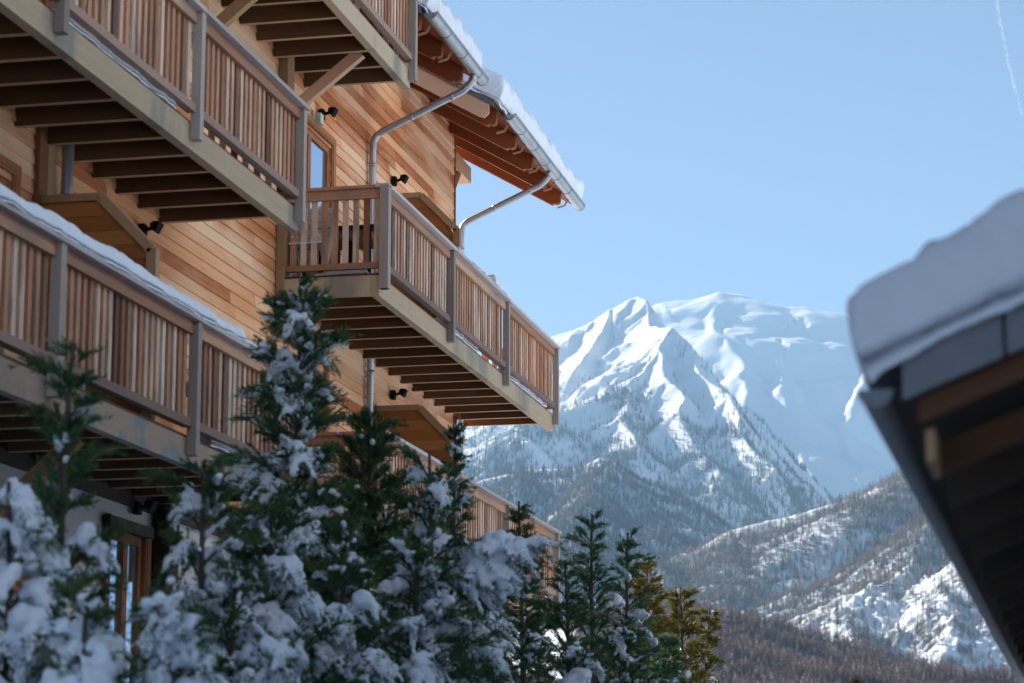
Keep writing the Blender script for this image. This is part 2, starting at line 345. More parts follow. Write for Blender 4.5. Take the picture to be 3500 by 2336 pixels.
h3 = hill('hill', 'blue shaded forested hill in the middle distance', 'hill', [
    [P(880, 1130, 2950, .6), P(1060, 1105, 2950, .6), P(1170, 1078, 2950, .6), P(1260, 1082, 2920, .6), P(1330, 1078, 2900, .6), P(1400, 1064, 2880, .6), P(1425, 1063, 2850, .6), P(1455, 1092, 2800, .6), P(1500, 1132, 2720, .6),
     P(1560, 1172, 2650, .58), P(1640, 1205, 2600, .55), P(1725, 1225, 2560, .5), P(1800, 1260, 2560, .5)],
    [P(1425, 1063, 2850, .6), P(1380, 1140, 2600, .5), P(1340, 1220, 2350, .45), P(1300, 1330, 2100, .4)],
    [P(1170, 1078, 2950, .55), P(1120, 1180, 2600, .5), P(1090, 1300, 2250, .45)],
    [P(1560, 1172, 2650, .5), P(1530, 1260, 2400, .45), P(1510, 1350, 2150, .4)]],
    (-34, 0), (1500, 3600), (620, 420), terrain_mat('forest_floor_snow', 0.40, 0.5, 0.01), warp=50, wlen=200, amp=22, nlen=130, seed=37)
h4 = hill('hill', 'sunlit larch covered hill with snowy crags right of the valley', 'hill', [
    [P(1640, 1370, 2300, .5), P(1690, 1270, 2400, .5), P(1722, 1212, 2450, .5), P(1785, 1192, 2450, .5), P(1850, 1172, 2450, .5), P(1930, 1142, 2450, .5), P(2000, 1112, 2450, .5), P(2050, 1090, 2450, .5), P(2130, 1085, 2400, .5), P(2349, 1040, 2400, .5)],
    [P(2349, 1110, 2200, .5), P(2170, 1190, 2050, .55), P(2125, 1220, 2000, .6), P(2090, 1300, 1850, .55), P(1990, 1342, 1800, .5), P(1905, 1402, 1750, .5), P(1835, 1440, 1700, .45), P(1760, 1480, 1650, .4)],
    [P(2125, 1300, 1850, .6), P(2150, 1380, 1700, .7), P(2160, 1450, 1600, .8)],
    [P(2250, 1250, 1800, .6), P(2300, 1400, 1620, .7)],
    [P(1905, 1402, 1750, .55), P(1930, 1450, 1620, .6), P(1950, 1490, 1560, .6)],
    [P(1722, 1212, 2450, .45), P(1700, 1320, 2200, .4), P(1660, 1395, 2050, .4)]],
    (-14, 14), (1250, 3200), (900, 560), terrain_mat('crag_snow', 0.52, 0.70, 0.05), warp=36, wlen=150, amp=16, nlen=90, seed=51, rough=(6, 15, 150, 250))
hill('hill', 'added snow slope out of view at the right, bouncing sunlight onto the facade', 'hill', [
    [(260, -800, 130, .7), (200, -300, 150, .8), (205, 60, 160, .8), (290, 330, 170, .75), (520, 720, 120, .5)]],
    (30, 178), (30, 1100), (260, 140), plain('bounce_slope_snow', (0.80, 0.83, 0.87), 0.8, 0, 0.05, 0.05, 0.1), warp=20, wlen=120, amp=8, nlen=70, seed=83)  # unseen slope, added as a reflector to brighten the facade
h5 = hill('hill', 'low russet larch slope at the bottom of the valley', 'hill', [
    [P(0, 1520, 1250, .3), P(800, 1500, 1250, .3), P(1300, 1440, 1250, .3), P(1480, 1400, 1250, .3), P(1570, 1392, 1240, .3), P(1625, 1400, 1230, .3), P(1700, 1430, 1200, .3), P(1780, 1465, 1180, .3), P(1850, 1508, 1150, .3), P(1950, 1535, 1120, .25), P(2100, 1555, 1100, .2), P(2349, 1565, 1100, .2)],
    [P(1625, 1405, 1230, .3), P(1650, 1500, 1050, .25), P(1660, 1600, 900, .2)]],
    (-34, 16), (700, 1700), (420, 200), terrain_mat('brown_slope_snow', 0.5, 0.6, 0.02), warp=30, wlen=120, amp=8, nlen=70, seed=67)

def tree_template(nl, k, spread, droop, w, seed, two=True):
    """tris of a unit-height conifer: tiers of pointed drooping boughs round a thin stem"""
    g = np.random.default_rng(seed); T = []
    T.append([(-0.007, 0, 0), (0.007, 0, 0), (0, 0, 1)]); T.append([(0, -0.007, 0), (0, 0.007, 0), (0, 0, 1)])
    for i in range(nl):
        z = 0.10 + 0.86 * i / nl; rad = spread * (1 - z) ** 0.85 + 0.02; a0 = g.random() * 6.28
        for j in range(k):
            a = a0 + 6.283 * j / k + g.normal() * 0.2; q = rad * g.uniform(0.7, 1.15); c, s = math.cos(a), math.sin(a)
            zt = z - droop * q * g.uniform(0.6, 1.3); hw = w * q
            T.append([(-s * hw * 0.4, c * hw * 0.4, z + 0.10), (s * hw * 0.4, -c * hw * 0.4, z + 0.10), (c * q, s * q, zt)])
            if two: T.append([(-s * hw + c * q * .4, c * hw + s * q * .4, z + 0.02), (s * hw + c * q * .4, -c * hw + s * q * .4, z + 0.02), (c * q * 1.02, s * q * 1.02, zt + 0.01)])
    return np.array(T)
def forest(name, label, height, n, az, rad, hrange, mat, density, tpl, seed, near_bias=1.0):
    g = np.random.default_rng(seed)
    A = np.radians(g.uniform(az[0], az[1], n)); Q = (rad[0] + (rad[1] - rad[0]) * g.random(n) ** near_bias)
    X, Y = Q * np.sin(A), Q * np.cos(A); Z = height(X, Y)
    e = 6.0; gx = (height(X + e, Y) - Z) / e; gy = (height(X, Y + e) - Z) / e; slope = np.hypot(gx, gy)
    dens = density(X, Y, Z, slope, gx, gy)
    # drop what the camera's side of the valley cannot see: facing well away
    face = -(gx * np.sin(A) + gy * np.cos(A)) * -1
    el = Z / Q
    keep = (g.random(n) < dens) & (Z > -1) & (face > el - 0.4)
    X, Y, Z = X[keep], Y[keep], Z[keep]; m = len(X)
    h = g.uniform(hrange[0], hrange[1], m) * (0.75 + 0.5 * g.random(m)); rot = g.random(m) * 6.283; fat = g.uniform(0.75, 1.2, m)
    t = len(tpl); T = tpl.reshape(1, t * 3, 3)
    c, s = np.cos(rot)[:, None], np.sin(rot)[:, None]
    V = np.empty((m, t * 3, 3)); V[..., 0] = (T[..., 0] * c - T[..., 1] * s) * (h * fat)[:, None] + X[:, None]
    V[..., 1] = (T[..., 0] * s + T[..., 1] * c) * (h * fat)[:, None] + Y[:, None]; V[..., 2] = T[..., 2] * h[:, None] + Z[:, None] - 0.3
    tone = np.clip(g.uniform(0.05, 0.75, m)[:, None] + g.uniform(-0.15, 0.32, (m, t)), 0, 1)
    o = mesh_obj(name, V.reshape(-1, 3), np.arange(m * t * 3).reshape(-1, 3), mat, tone=tone.ravel())
    tag(o, label, 'forest', kind='stuff'); print(name, m, 'trees'); return o
T_FIR = tree_template(6, 4, 0.21, 0.55, 0.85, 1, False)
T_LARCH = tree_template(7, 4, 0.24, -0.25, 0.9, 2, False)
T_LARCH2 = tree_template(10, 5, 0.40, -0.3, 0.7, 3, False)
def d2(X, Y, Z, sl, gx, gy):
    n = fbm(X / 130, Y / 130, oct=4, seed=101); gul = fbm(X / 55, Y / 55, oct=3, seed=102)
    low = np.clip((700 - Z) / 280, 0, 1); base = 0.02 + 0.9 * low ** 1.5
    return np.clip(base * (0.5 + 1.6 * n) + 0.5 * (gul > 0.22) * np.clip((880 - Z) / 220, 0, 1), 0, 1)
forest('dark_forest', 'scattered dark firs climbing the steep twin peaked mountain', h2, 60000, (-14.5, -4.5), (3350, 4750), (8, 15), M['conifer_far'], d2, T_FIR, 5)
def d3(X, Y, Z, sl, gx, gy): return np.clip(0.75 + 0.9 * fbm(X / 140, Y / 140, oct=4, seed=111), 0.15, 1)
forest('dark_forest', 'dark blue conifer forest on the shaded middle hill', h3, 46000, (-14.5, -5.0), (1900, 3000), (6, 10), M['conifer_far'], d3, T_FIR, 6)
forest('larch_forest', 'bare grey larches mixed through the shaded middle hill', h3, 26000, (-14.5, -5.0), (1900, 3000), (5, 9), M['larch_far'], lambda *a: np.clip(0.5 - 0.8 * fbm(a[0] / 140, a[1] / 140, oct=4, seed=111), 0.1, 1), T_LARCH, 7)
def d4(X, Y, Z, sl, gx, gy):
    n = fbm(X / 110, Y / 110, oct=4, seed=121)
    return np.clip(0.75 + 0.9 * n, 0, 1) * np.where((Z < 215) & (np.hypot(X, Y) < 1850), np.clip(0.5 + n, 0.1, 1), 1)
forest('larch_forest', 'dense grey brown larches over the sunlit right hill', h4, 46000, (-10.5, -0.3), (1500, 2500), (6, 11), M['larch_far'], d4, T_LARCH, 8)
forest('dark_forest', 'few dark firs among the larches of the right hill', h4, 5000, (-10.5, -0.3), (1550, 2500), (5, 8), M['conifer_far'], d4, T_FIR, 9)
forest('larch_forest', 'russet snow dusted larches filling the bottom right slope', h5, 15000, (-11, 0), (850, 1290), (5, 8.5), M['larch_near'], lambda *a: np.full(a[0].shape, 0.9), T_LARCH2, 10)

# ------------------------------------------------------------------ the chalet
WX, RX = -8.57, -7.30          # cladding plane, railing plane
chalet = root('chalet', (WX, 26, GROUND), 'large timber clad chalet with rows of slatted balconies and a snowy eave', 'chalet')
Y_END, Y_STEP = 34.8, 27.45    # far corner of the facade; where the lower roofs begin

def planks(name, regions, x, row, holes=(), face=1):
    """horizontal lapped boards on a wall facing +X; regions and holes are (y0, y1, z0, z1)"""
    b = MB()
    for (y0, y1, z0, z1) in regions:
        z = z0
        while z < z1 - 0.01:
            zt = min(z + row, z1); iv = [(y0, y1)]
            for (a0, a1, c0, c1) in holes:
                if c0 < (z + zt) / 2 < c1:
                    nv = []
                    for (u, v) in iv:
                        if a1 <= u or a0 >= v: nv.append((u, v)); continue
                        if a0 > u: nv.append((u, a0))
                        if a1 < v: nv.append((a1, v))
                    iv = nv
            for (u, v) in iv:
                p = u + random.uniform(-2.5, 0)
                while p < v:
                    L = random.uniform(1.8, 4.6); q0, q1 = max(p, u), min(p + L, v) - 0.004
                    if q1 > q0 + 0.02:
                        jt = random.uniform(-0.003, 0.003)
                        b.prism([(x - 0.03, q0, z + 0.002), (x + 0.024 + jt, q0, z + 0.002), (x + 0.024 + jt, q0, z + 0.018), (x + 0.006, q0, zt + 0.012), (x - 0.03, q0, zt + 0.012)], (0, q1 - q0, 0))
                    p += L
            z = zt
    return b.build(name, M['cladding'], chalet)
DOOR = (26.5, 28.25, 6.17, 8.30)
WIN_L = (17.4, 18.78, 4.0, 5.42)
planks('wall', [(6, Y_END, 3.18, 10.42), (6, Y_STEP, 10.42, 12.9)], WX, 0.138, [DOOR, WIN_L, (26.6, 28.1, 3.3, 5.45), (31.4, 33.0, 6.17, 8.2), (20.6, 21.9, 6.17, 8.2), (24.0, 25.3, 9.0, 11.0)])
b = MB()                                                      # the storeys' solid core behind the boards, split round the openings' depth
b.box((-20.5, 6, GROUND), (WX - 0.30, Y_END - 0.06, 10.3)); b.box((-20.4, 6.1, 10.3), (WX - 0.30, Y_STEP - 0.05, 12.9))
b.build('core_wall', M['dark_wood'], chalet)
b = MB()                                                      # far gable end, lapped boards facing +Y
z = 3.18
while z < 12.6:
    wl_ = -20.5 if z < 10.3 else -20.5 + (z - 10.3) * 1.9; wr_ = WX if z < 10.3 else WX - (z - 10.3) * 1.9
    if wr_ - wl_ > 0.3: b.box((wl_, Y_END - 0.06, z), (wr_, Y_END - 0.02, z + 0.135))
    z += 0.138
b.build('end_wall', M['cladding'], chalet)
b = MB(); b.box((WX - 0.02, Y_END - 0.02, 3.1), (WX + 0.035, Y_END + 0.03, 10.3)); b.build('corner_trim', M['dark_trim'], chalet)
b = MB(); b.box((WX - 0.26, 6, GROUND - 0.2), (WX - 0.03, 21.35, 3.17)); b.box((WX - 0.26, 22.25, GROUND - 0.2), (WX - 0.03, Y_END - 0.03, 3.17)); b.box((WX - 0.26, 21.35, 2.69), (WX - 0.03, 22.25, 3.17)); b.box((WX - 0.26, 21.35, GROUND - .2), (WX - 0.03, 22.25, 0.35))
b.build('plaster_wall', M['plaster'], chalet)
b = MB(); b.box((WX + 0.03, 26.1, 5.8), (WX + 0.13, 26.36, 8.9)); b.build('wall_post', M['trim'], chalet)
b = MB(); b.box((WX + 0.026, 19.25, 3.2), (WX + 0.07, 19.44, 8.6)); b.build('wall_post', M['dark_trim'], chalet)
b = MB(); b.box((WX + 0.026, 19.44, 3.2), (WX + 0.06, 19.62, 8.6)); b.build('wall_post', M['trim'], chalet)

def window(name, y0, y1, z0, z1, x=WX, sashes=2, mat='window_wood', head=True):
    """frame standing in the opening, glass panes set back, casing boards round it"""
    f = MB(); w = 0.085; d0, d1 = x - 0.10, x + 0.004
    f.box((d0, y0, z0), (d1, y0 + w, z1)); f.box((d0, y1 - w, z0), (d1, y1, z1)); f.box((d0, y0 + w, z1 - w), (d1, y1 - w, z1)); f.box((d0, y0 + w, z0), (d1, y1 - w, z0 + w))
    ys = np.linspace(y0 + w, y1 - w, sashes + 1)
    for k in range(1, sashes): f.box((d0 - 0.002, ys[k] - 0.06, z0 + w), (d1 + 0.012, ys[k] + 0.06, z1 - w))
    fr = f.build(name, M[mat], chalet)
    for k in range(sashes):
        g = MB(); g.box((x - 0.035, ys[k] + (0.06 if k else 0), z0 + w), (x - 0.02, ys[k + 1] - (0.06 if k < sashes - 1 else 0), z1 - w)); g.build('pane', M['glass'], fr)
    c = MB(); cw = 0.13
    c.box((x - 0.155, y1 + 0.001, z0), (x + 0.045, y1 + 0.03, z1 + 0.03)); c.box((x + 0.028, y1 + 0.03, z0), (x + 0.055, y1 + cw, z1 + cw))
    c.box((x - 0.155, y0 - 0.03, z0), (x + 0.045, y0 - 0.001, z1 + 0.03)); c.box((x + 0.028, y0 - cw, z0), (x + 0.055, y0 - 0.03, z1 + cw))
    if head: c.box((x - 0.155, y0 - 0.03, z1 + 0.032), (x + 0.052, y1 + 0.03, z1 + 0.06)); c.box((x + 0.03, y0 - 0.03, z1 + 0.062), (x + 0.058, y1 + 0.03, z1 + cw))
    c.build('casing', M[mat], fr); return fr
tag(window('balcony_door', *DOOR), 'orange framed glazed door with two tall panes')
window('window', *WIN_L); window('balcony_door', 31.4, 33.0, 6.17, 8.2); window('balcony_door', 20.6, 21.9, 6.17, 8.2); window('balcony_door', 24.0, 25.3, 9.0, 11.0); window('balcony_door', 26.6, 28.1, 3.3, 5.45)
w_ = window('window', 21.35, 22.25, 0.35, 2.69, WX - 0.03, 2, 'dark_trim', head=False); tag(w_, 'dark framed ground floor window in the plaster wall')
b = MB(); b.box((WX - 0.025, 21.2, 2.692), (WX + 0.06, 22.35, 2.80)); b.build('lintel', M['dark_wood'], chalet)
b = MB(); b.box((WX - 0.02, 22.5, 2.3), (WX + 0.16, 22.78, 3.16)); b.box((WX - 0.02, 22.52, 0.2), (WX + 0.12, 22.74, 2.3)); b.build('wall_post', M['dark_wood'], chalet)
b = MB(); b.box((WX - 0.02, 22.80, 1.6), (WX + 0.05, 22.95, 3.12)); b.build('wall_post', M['window_wood'], chalet)
b = MB(); b.box((WX - 0.02, 18.3, 2.60), (WX + 0.09, 19.25, 2.72)); b.build('lintel', M['dark_wood'], chalet)
b = MB(); b.box((WX - 0.015, 18.9, 1.9), (WX + 0.04, 19.7, 2.5)); b.build('shutter', M['window_wood'], chalet)
b = MB(); b.box((WX - 0.3, 6, 2.96), (WX + 0.03, Y_END - 0.2, 3.175)); b.build('sill_beam', M['dark_wood'], chalet)

def balcony(y0, y1, zb, posts, jstart, jstep, near_return=False, beam='beam', label=None, far_return=True, jn=99):
    """a balcony whose rim beam's underside is at zb; returns its deck, which parents every piece"""
    zd = zb + 0.245
    dk = MB(); x = WX + 0.03
    while x < RX - 0.1:
        dk.box((x, y0 + 0.02, zd - 0.0), (x + 0.115, y1 - 0.02, zd + 0.028)); x += 0.122
    deck = dk.build('balcony', M['deck'], chalet)
    if label: deck['label'] = label
    MB().box((RX - 0.10, y0, zb), (RX - 0.005, y1, zb + 0.24)).build('rim_beam', M[beam], deck)
    y = jstart; n = 0
    while y < y1 - 0.03 and n < jn:
        if y > y0: 
            jb = MB().box((WX - 0.01, y - 0.032, zb + 0.012), (RX - 0.102, y + 0.032, zb + 0.235)); mesh_obj('joist', jb.v, jb.f, None, deck, jb.t, mats=[M['joist'], M['joist_lit_edge']], midx=[1, 0, 0, 0, 0, 0])  # bottom face gets the paler, painted bounce light
        y += jstep; n += 1
    if near_return: MB().box((WX + 0.03, y0 - 0.005, zb + 0.005), (RX - 0.102, y0 + 0.06, zb + 0.243)).build('end_beam', M[beam], deck)
    zt = zb + 1.28
    for p in posts:
        MB().box((RX + 0.0, p - 0.05, zb + 0.085), (RX + 0.088, p + 0.05, zt)).build('post', M['post'], deck)
    hr = MB(); pp = sorted(posts); cuts = [y0 - 0.03] + pp[1:-1] + [y1 + 0.03]
    for a, c in zip(cuts[:-1], cuts[1:]): hr.box((RX - 0.055, a + 0.002, zt + 0.001), (RX + 0.11, c - 0.002, zt + 0.042))
    hr.build('handrail', M['cap'], deck)
    for a, c in zip(pp[:-1], pp[1:]): MB().box((RX - 0.0, a + 0.052, zt - 0.115), (RX + 0.042, c - 0.052, zt - 0.001)).build('top_rail', M['rail'], deck)
    for a, c in zip(pp[:-1], pp[1:]): MB().box((RX - 0.035, a + 0.052, zb + 0.33), (RX + 0.05, c - 0.052, zb + 0.405)).build('bottom_rail', M['low_rail'], deck)
    for a, c in zip(pp[:-1], pp[1:]):
        s = MB(); nn = int(round((c - a - 0.1) / 0.137)); st = (c - a - 0.1) / nn
        for k in range(nn):
            yy = a + 0.05 + st * (k + 0.5); jx = random.uniform(-0.004, 0.004); t = min(1, max(0, random.gauss(0.47, 0.2)))
            s.box((RX - 0.03 + jx, yy - 0.034, zb + 0.345 + random.uniform(-.004, .004)), (RX - 0.003 + jx * 0.3, yy + 0.034, zt - 0.03), t)
        s.build('slat_panel', M['slat'], deck)
    def ret(yr):
        r = MB(); r.box((WX + 0.135, yr - 0.02, zt - 0.115), (RX - 0.02, yr + 0.02, zt - 0.003)); r.box((WX + 0.135, yr - 0.06, zt - 0.001), (RX - 0.06, yr + 0.06, zt + 0.036)); r.build('handrail', M['rail'], deck)
        q = MB(); q.box((WX + 0.135, yr - 0.03, zb + 0.335), (RX - 0.02, yr + 0.03, zb + 0.405)); q.build('bottom_rail', M['rail'], deck)
        s = MB(); x = WX + 0.17
        while x < RX - 0.06:
            s.box((x, yr + 0.021, zb + 0.345), (x + 0.068, yr + 0.046, zt - 0.03)); x += 0.126
        s.build('slat_panel', M['slat'], deck)
    if near_return: ret(y0 + 0.05)
    if far_return: ret(y1 - 0.05)
    return deck
ZA = 5.885
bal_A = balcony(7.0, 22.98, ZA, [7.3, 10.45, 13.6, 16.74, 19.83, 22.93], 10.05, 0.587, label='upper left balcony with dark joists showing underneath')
bal_B = balcony(26.12, 36.22, ZA, [26.17, 29.39, 32.65, 36.17], 26.72, 0.632, True, label='projecting right balcony whose near corner stands clear of the wall')
bal_C = balcony(7.0, 23.0, 3.045, [7.4, 10.55, 13.7, 16.86, 19.94, 22.95], 7.2, 0.587, beam='stained_beam', label='snow capped lower left balcony')
bal_D = balcony(17.0, 27.42, 8.735, [17.05, 20.5, 23.95, 27.37], 17.4, 0.607, label='topmost balcony cut off by the upper edge of the view')
bal_E = balcony(26.1, 36.22, 3.0, [26.17, 29.39, 32.65, 36.17], 26.5, 0.632, True, label='lowest right balcony half hidden by the trees')
MB().box((RX + 0.005, 26.08, ZA + 0.085), (RX + 0.11, 26.2, ZA + 1.30)).build('post', M['post'], bal_B)
def brace(p, q, par, mat='trim', w=0.10, h=0.13): MB().beam(p, q, w, h).build('brace', M[mat], par)
brace((WX + 0.03, 26.1, 8.02), (-7.55, 26.1, 8.80), bal_D, 'pale_board')
brace((WX + 0.03, 23.2, 8.02), (-7.6, 23.2, 8.80), bal_D, 'trim')
brace((WX + 0.03, 18.3, 2.25), (-7.65, 18.3, 3.06), bal_C, 'trim')
def screen(y, z0, par):
    """boarded privacy screen standing out from the wall, its outer top corner cut off"""
    x0, x1 = WX + 0.03, -7.50; zt = z0 + 2.03
    poly = [(x0, y, z0), (x1, y, z0), (x1, y, zt - 0.48), (x1 - 0.46, y, zt), (x0, y, zt)]
    b = MB(); z = z0
    while z < zt - 0.01:                                     # boards clipped to the outline
        zn = min(z + 0.135, zt); f = lambda zz: x1 - max(0, zz - (zt - 0.48)) * 0.46 / 0.48
        b.prism([(x0, y, z + .004), (f(z + .004), y, z + .004), (f(zn), y, zn), (x0, y, zn)], (0, 0.03, 0)); z = zn
    s = b.build('privacy_screen', M['screen'], par)
    t = MB(); t.box((x1 - 0.005, y - 0.03, z0), (x1 + 0.085, y + 0.06, zt - 0.46)); t.beam((x1 + 0.04, y + 0.015, zt - 0.47), (x1 - 0.45, y + 0.015, zt + 0.03), 0.09, 0.085); t.box((x0, y - 0.03, zt + 0.002), (x1 - 0.45, y + 0.06, zt + 0.07))
    t.build('trim', M['trim'], s); return s
screen(19.35, 3.30, bal_C); screen(30.5, 3.27, bal_E); screen(30.5, 6.16, bal_B)

# roofs: sheathing, rafters, verge boards, gutters, downpipes
SL = 0.585                                                     # fall of the roof per metre outwards
def eave_z(x): return 9.53 + (-7.30 - x) * SL                  # underside of the rafters
def low_roof(y0, y1, rafters, near_verge):
    b = MB(); zt = lambda x: eave_z(x) + 0.29
    for (t0, t1) in ((0.0, 0.03),):
        b.prism([(-7.22, y0, zt(-7.22) + t0), (-7.22, y0, zt(-7.22) + t1), (-14.5, y0, zt(-14.5) + t1), (-14.5, y0, zt(-14.5) + t0)], (0, y1 - y0, 0))
    rf = b.build('roof', M['rafter'], chalet)
    c = MB(); c.prism([(-7.20, y0 - .02, zt(-7.20) + 0.032), (-7.20, y0 - .02, zt(-7.20) + 0.06), (-14.5, y0 - .02, zt(-14.5) + 0.06), (-14.5, y0 - .02, zt(-14.5) + 0.032)], (0, y1 - y0 + .04, 0)); c.build('roof_sheet', M['dark_zinc'], rf)
    for y in rafters:                                          # rafter with a curved, notched tail
        e = eave_z; xt = -7.26; pr = [(xt, 0.185), (xt - 0.01, 0.10), (xt - 0.06, 0.05), (xt - 0.10, 0.045), (xt - 0.14, 0.0)]
        poly = [(px, y - 0.05, e(px) + dz) for px, dz in pr] + [(-11.5, y - 0.05, e(-11.5)), (-11.5, y - 0.05, e(-11.5) + 0.285), (xt, y - 0.05, e(xt) + 0.285)]
        MB().prism(poly, (0, 0.10, 0)).build('rafter', M['rafter'], rf)
    if near_verge:
        e = eave_z; y = y0
        MB().prism([(-7.34, y - 0.04, e(-7.34) + 0.02), (-7.27, y - 0.04, e(-7.27) + 0.12), (-7.27, y - 0.04, e(-7.27) + 0.26), (-11.5, y - 0.04, e(-11.5) + 0.26), (-11.5, y - 0.04, e(-11.5) + 0.0), (-7.42, y - 0.04, e(-7.42) + 0.0)], (0, 0.035, 0)).build('verge_board', M['pale_board'], rf)
        fl = MB(); x = -7.19
        while x > -11.0:
            x2 = x - 0.62; fl.prism([(x, y - 0.065, e(x) + 0.255), (x, y - 0.065, e(x) + 0.44), (x2 + .004, y - 0.065, e(x2) + 0.44), (x2 + .004, y - 0.065, e(x2) + 0.255)], (0, 0.022, 0)); x = x2
        fl.build('flashing', M['dark_zinc'], rf)
    return rf
roof_1 = low_roof(27.55, 30.35, [27.75, 28.88, 29.95], True)
roof_2 = low_roof(31.6, 37.35, [32.05, 33.30, 34.48, 35.55, 36.62], True)
MB().box((-8.85, 30.0, 9.95), (-8.66, 36.35, 10.20)).build('purlin', M['purlin'], chalet)
MB().beam((-8.75, 34.83, 9.15), (-8.75, 35.7, 9.98), 0.12, 0.14, (1, 0, 0)).build('brace', M['dark_trim'], chalet)
MB().box((-20.5, 6, 12.9), (-6.9, 27.6, 13.05)).build('roof', M['rafter'], chalet)
MB().box((-7.0, 6, 12.7), (-6.8, 27.6, 12.88)).build('gutter', M['zinc'], chalet)
def gutter(y0, y1, drop):
    """half round gutter with rolled lip, joints and end caps"""
    gx, gz, r = -7.10, 9.76, 0.085; b = MB(); ns = 12
    ring = lambda rr, y: [(gx + rr * math.cos(a), y, gz + rr * math.sin(a)) for a in np.linspace(math.pi, 2 * math.pi, ns)]
    poly = [(p[0], y0, p[2]) for p in ring(r, y0)] + [(p[0], y0, p[2]) for p in reversed(ring(r - 0.008, y0))]
    b.prism(poly, (0, y1 - y0, 0), 0.5); b.tube([(gx + r + 0.004, y0, gz + 0.005), (gx + r + 0.004, y1, gz + 0.005)], 0.012, 8)
    for y in (y0, y1): b.prism([(p[0], y - 0.006, p[2]) for p in ring(r + 0.004, y)], (0, 0.012, 0), 0.4)
    y = y0 + 0.75
    while y < y1 - 0.3:
        b.prism([(p[0], y, p[2]) for p in ring(r + 0.006, y)] + [(p[0], y, p[2]) for p in reversed(ring(r + 0.0005, y))], (0, 0.03, 0), 0.7); y += 0.86
    g = b.build('gutter', M['zinc'], chalet)
    h = MB(); y = y0 + 0.35
    while y < y1: h.beam((gx - 0.09, y, gz - 0.03), (gx - 0.14, y, gz - 0.13), 0.03, 0.008, (0, 1, 0)); h.beam((gx - 0.14, y, gz - 0.13), (gx - 0.26, y, gz - 0.16), 0.03, 0.008, (0, 1, 0)); y += 1.1
    h.build('bracket', M['pale_board'], g); return g
gutter(27.6, 30.42, 30.0); gutter(32.1, 37.4, 34.9)
def downpipe(y, zlow):
    pts = [(-7.11, y, 9.72), (-7.11, y, 9.60), (-7.17, y, 9.54), (-7.25, y, 9.47)]
    pts += [(-8.36, y, 8.98), (-8.44, y, 8.92), (-8.475, y, 8.83), (-8.48, y, 8.70), (-8.48, y, zlow)]
    b = MB(); b.tube(pts, 0.047, 14)
    for z in np.arange(zlow + 0.4, 8.6, 1.4): b.tube([(-8.48, y, z), (-8.48, y, z + 0.05)], 0.054, 14)
    p = Vector(pts[3]); q = Vector(pts[4])
    for t in (0.12, 0.62): b.tube([p.lerp(q, t), p.lerp(q, t + 0.035)], 0.052, 14)
    b.build('downpipe', M['pipe'], chalet, True)
downpipe(29.95, GROUND); downpipe(34.95, GROUND)
b = MB(); b.tube([(-8.45, 19.75, GROUND), (-8.45, 19.75, 12.6)], 0.055, 14)
for z in (4.6, 5.45, 8.0): b.tube([(-8.45, 19.75, z), (-8.45, 19.75, z + 0.06)], 0.063, 14)
b.build('downpipe', M['pipe'], chalet, True)

# wall lamps
def wall_lamp(p, label, tilt=0.5):
    o = root('wall_lamp', p, label, 'wall lamp', 'black spot lamps on the chalet wall')
    x, y, z = p
    a = MB(); a.box((x - 0.03, y - 0.05, z - 0.06), (x + 0.03, y + 0.05, z + 0.06)); a.beam((x + 0.02, y, z), (x + 0.14, y, z + 0.03), 0.03, 0.03); a.box((x + 0.11, y - 0.105, z + 0.0), (x + 0.14, y - 0.095, z + 0.05)); a.box((x + 0.11, y + 0.095, z + 0.0), (x + 0.14, y + 0.105, z + 0.05)); a.box((x + 0.11, y - 0.105, z - 0.012), (x + 0.14, y + 0.105, z + 0.001)); a.build('bracket', M['black'], o)
    d = Vector((math.cos(tilt), 0, -math.sin(tilt))); c = Vector((x + 0.14, y, z + 0.03))
    h = MB(); u = Vector((math.sin(tilt), 0, math.cos(tilt))); s = Vector((0, 1, 0))
    ring = lambda cc, w, hh: [cc + s * w + u * hh, cc - s * w + u * hh, cc - s * w - u * hh, cc + s * w - u * hh]
    A, B2, C2 = ring(c - d * 0.05, 0.035, 0.03), ring(c, 0.062, 0.048), ring(c + d * 0.03, 0.072, 0.056)
    h.add(A + B2 + C2, [(3, 2, 1, 0), (0, 1, 5, 4), (1, 2, 6, 5), (2, 3, 7, 6), (3, 0, 4, 7), (4, 5, 9, 8), (5, 6, 10, 9), (6, 7, 11, 10), (7, 4, 8, 11), (8, 9, 10, 11)])
    hd = h.build('lamp_head', M['black'], o)
    l = MB(); L0 = ring(c + d * 0.031, 0.062, 0.047); l.prism(L0, d * 0.006); l.build('lens', M['black'], hd)
    return o
wall_lamp((WX + 0.06, 27.72, 8.58), 'black spot lamp above the orange framed door')
wall_lamp((WX + 0.06, 31.15, 8.62), 'black spot lamp just above the projecting balcony handrail')
wall_lamp((WX + 0.06, 31.2, 5.64), 'black spot lamp under the projecting balcony joists')
wall_lamp((WX + 0.06, 21.8, 5.68), 'black spot lamp near the chamfered screen under the left balcony')
wall_lamp((WX + 0.03, 21.95, 2.95), 'small dark spot lamp on the grey plaster wall')
b = MB(); b.box((WX + 0.03, 27.47, 8.40), (WX + 0.12, 27.60, 8.53)); b.box((WX + 0.03, 27.42, 8.39), (WX + 0.045, 27.65, 8.54))
tag(b.build('sensor_box', M['white_box']), 'small white box on the wall below the lamp by the door', 'sensor box')

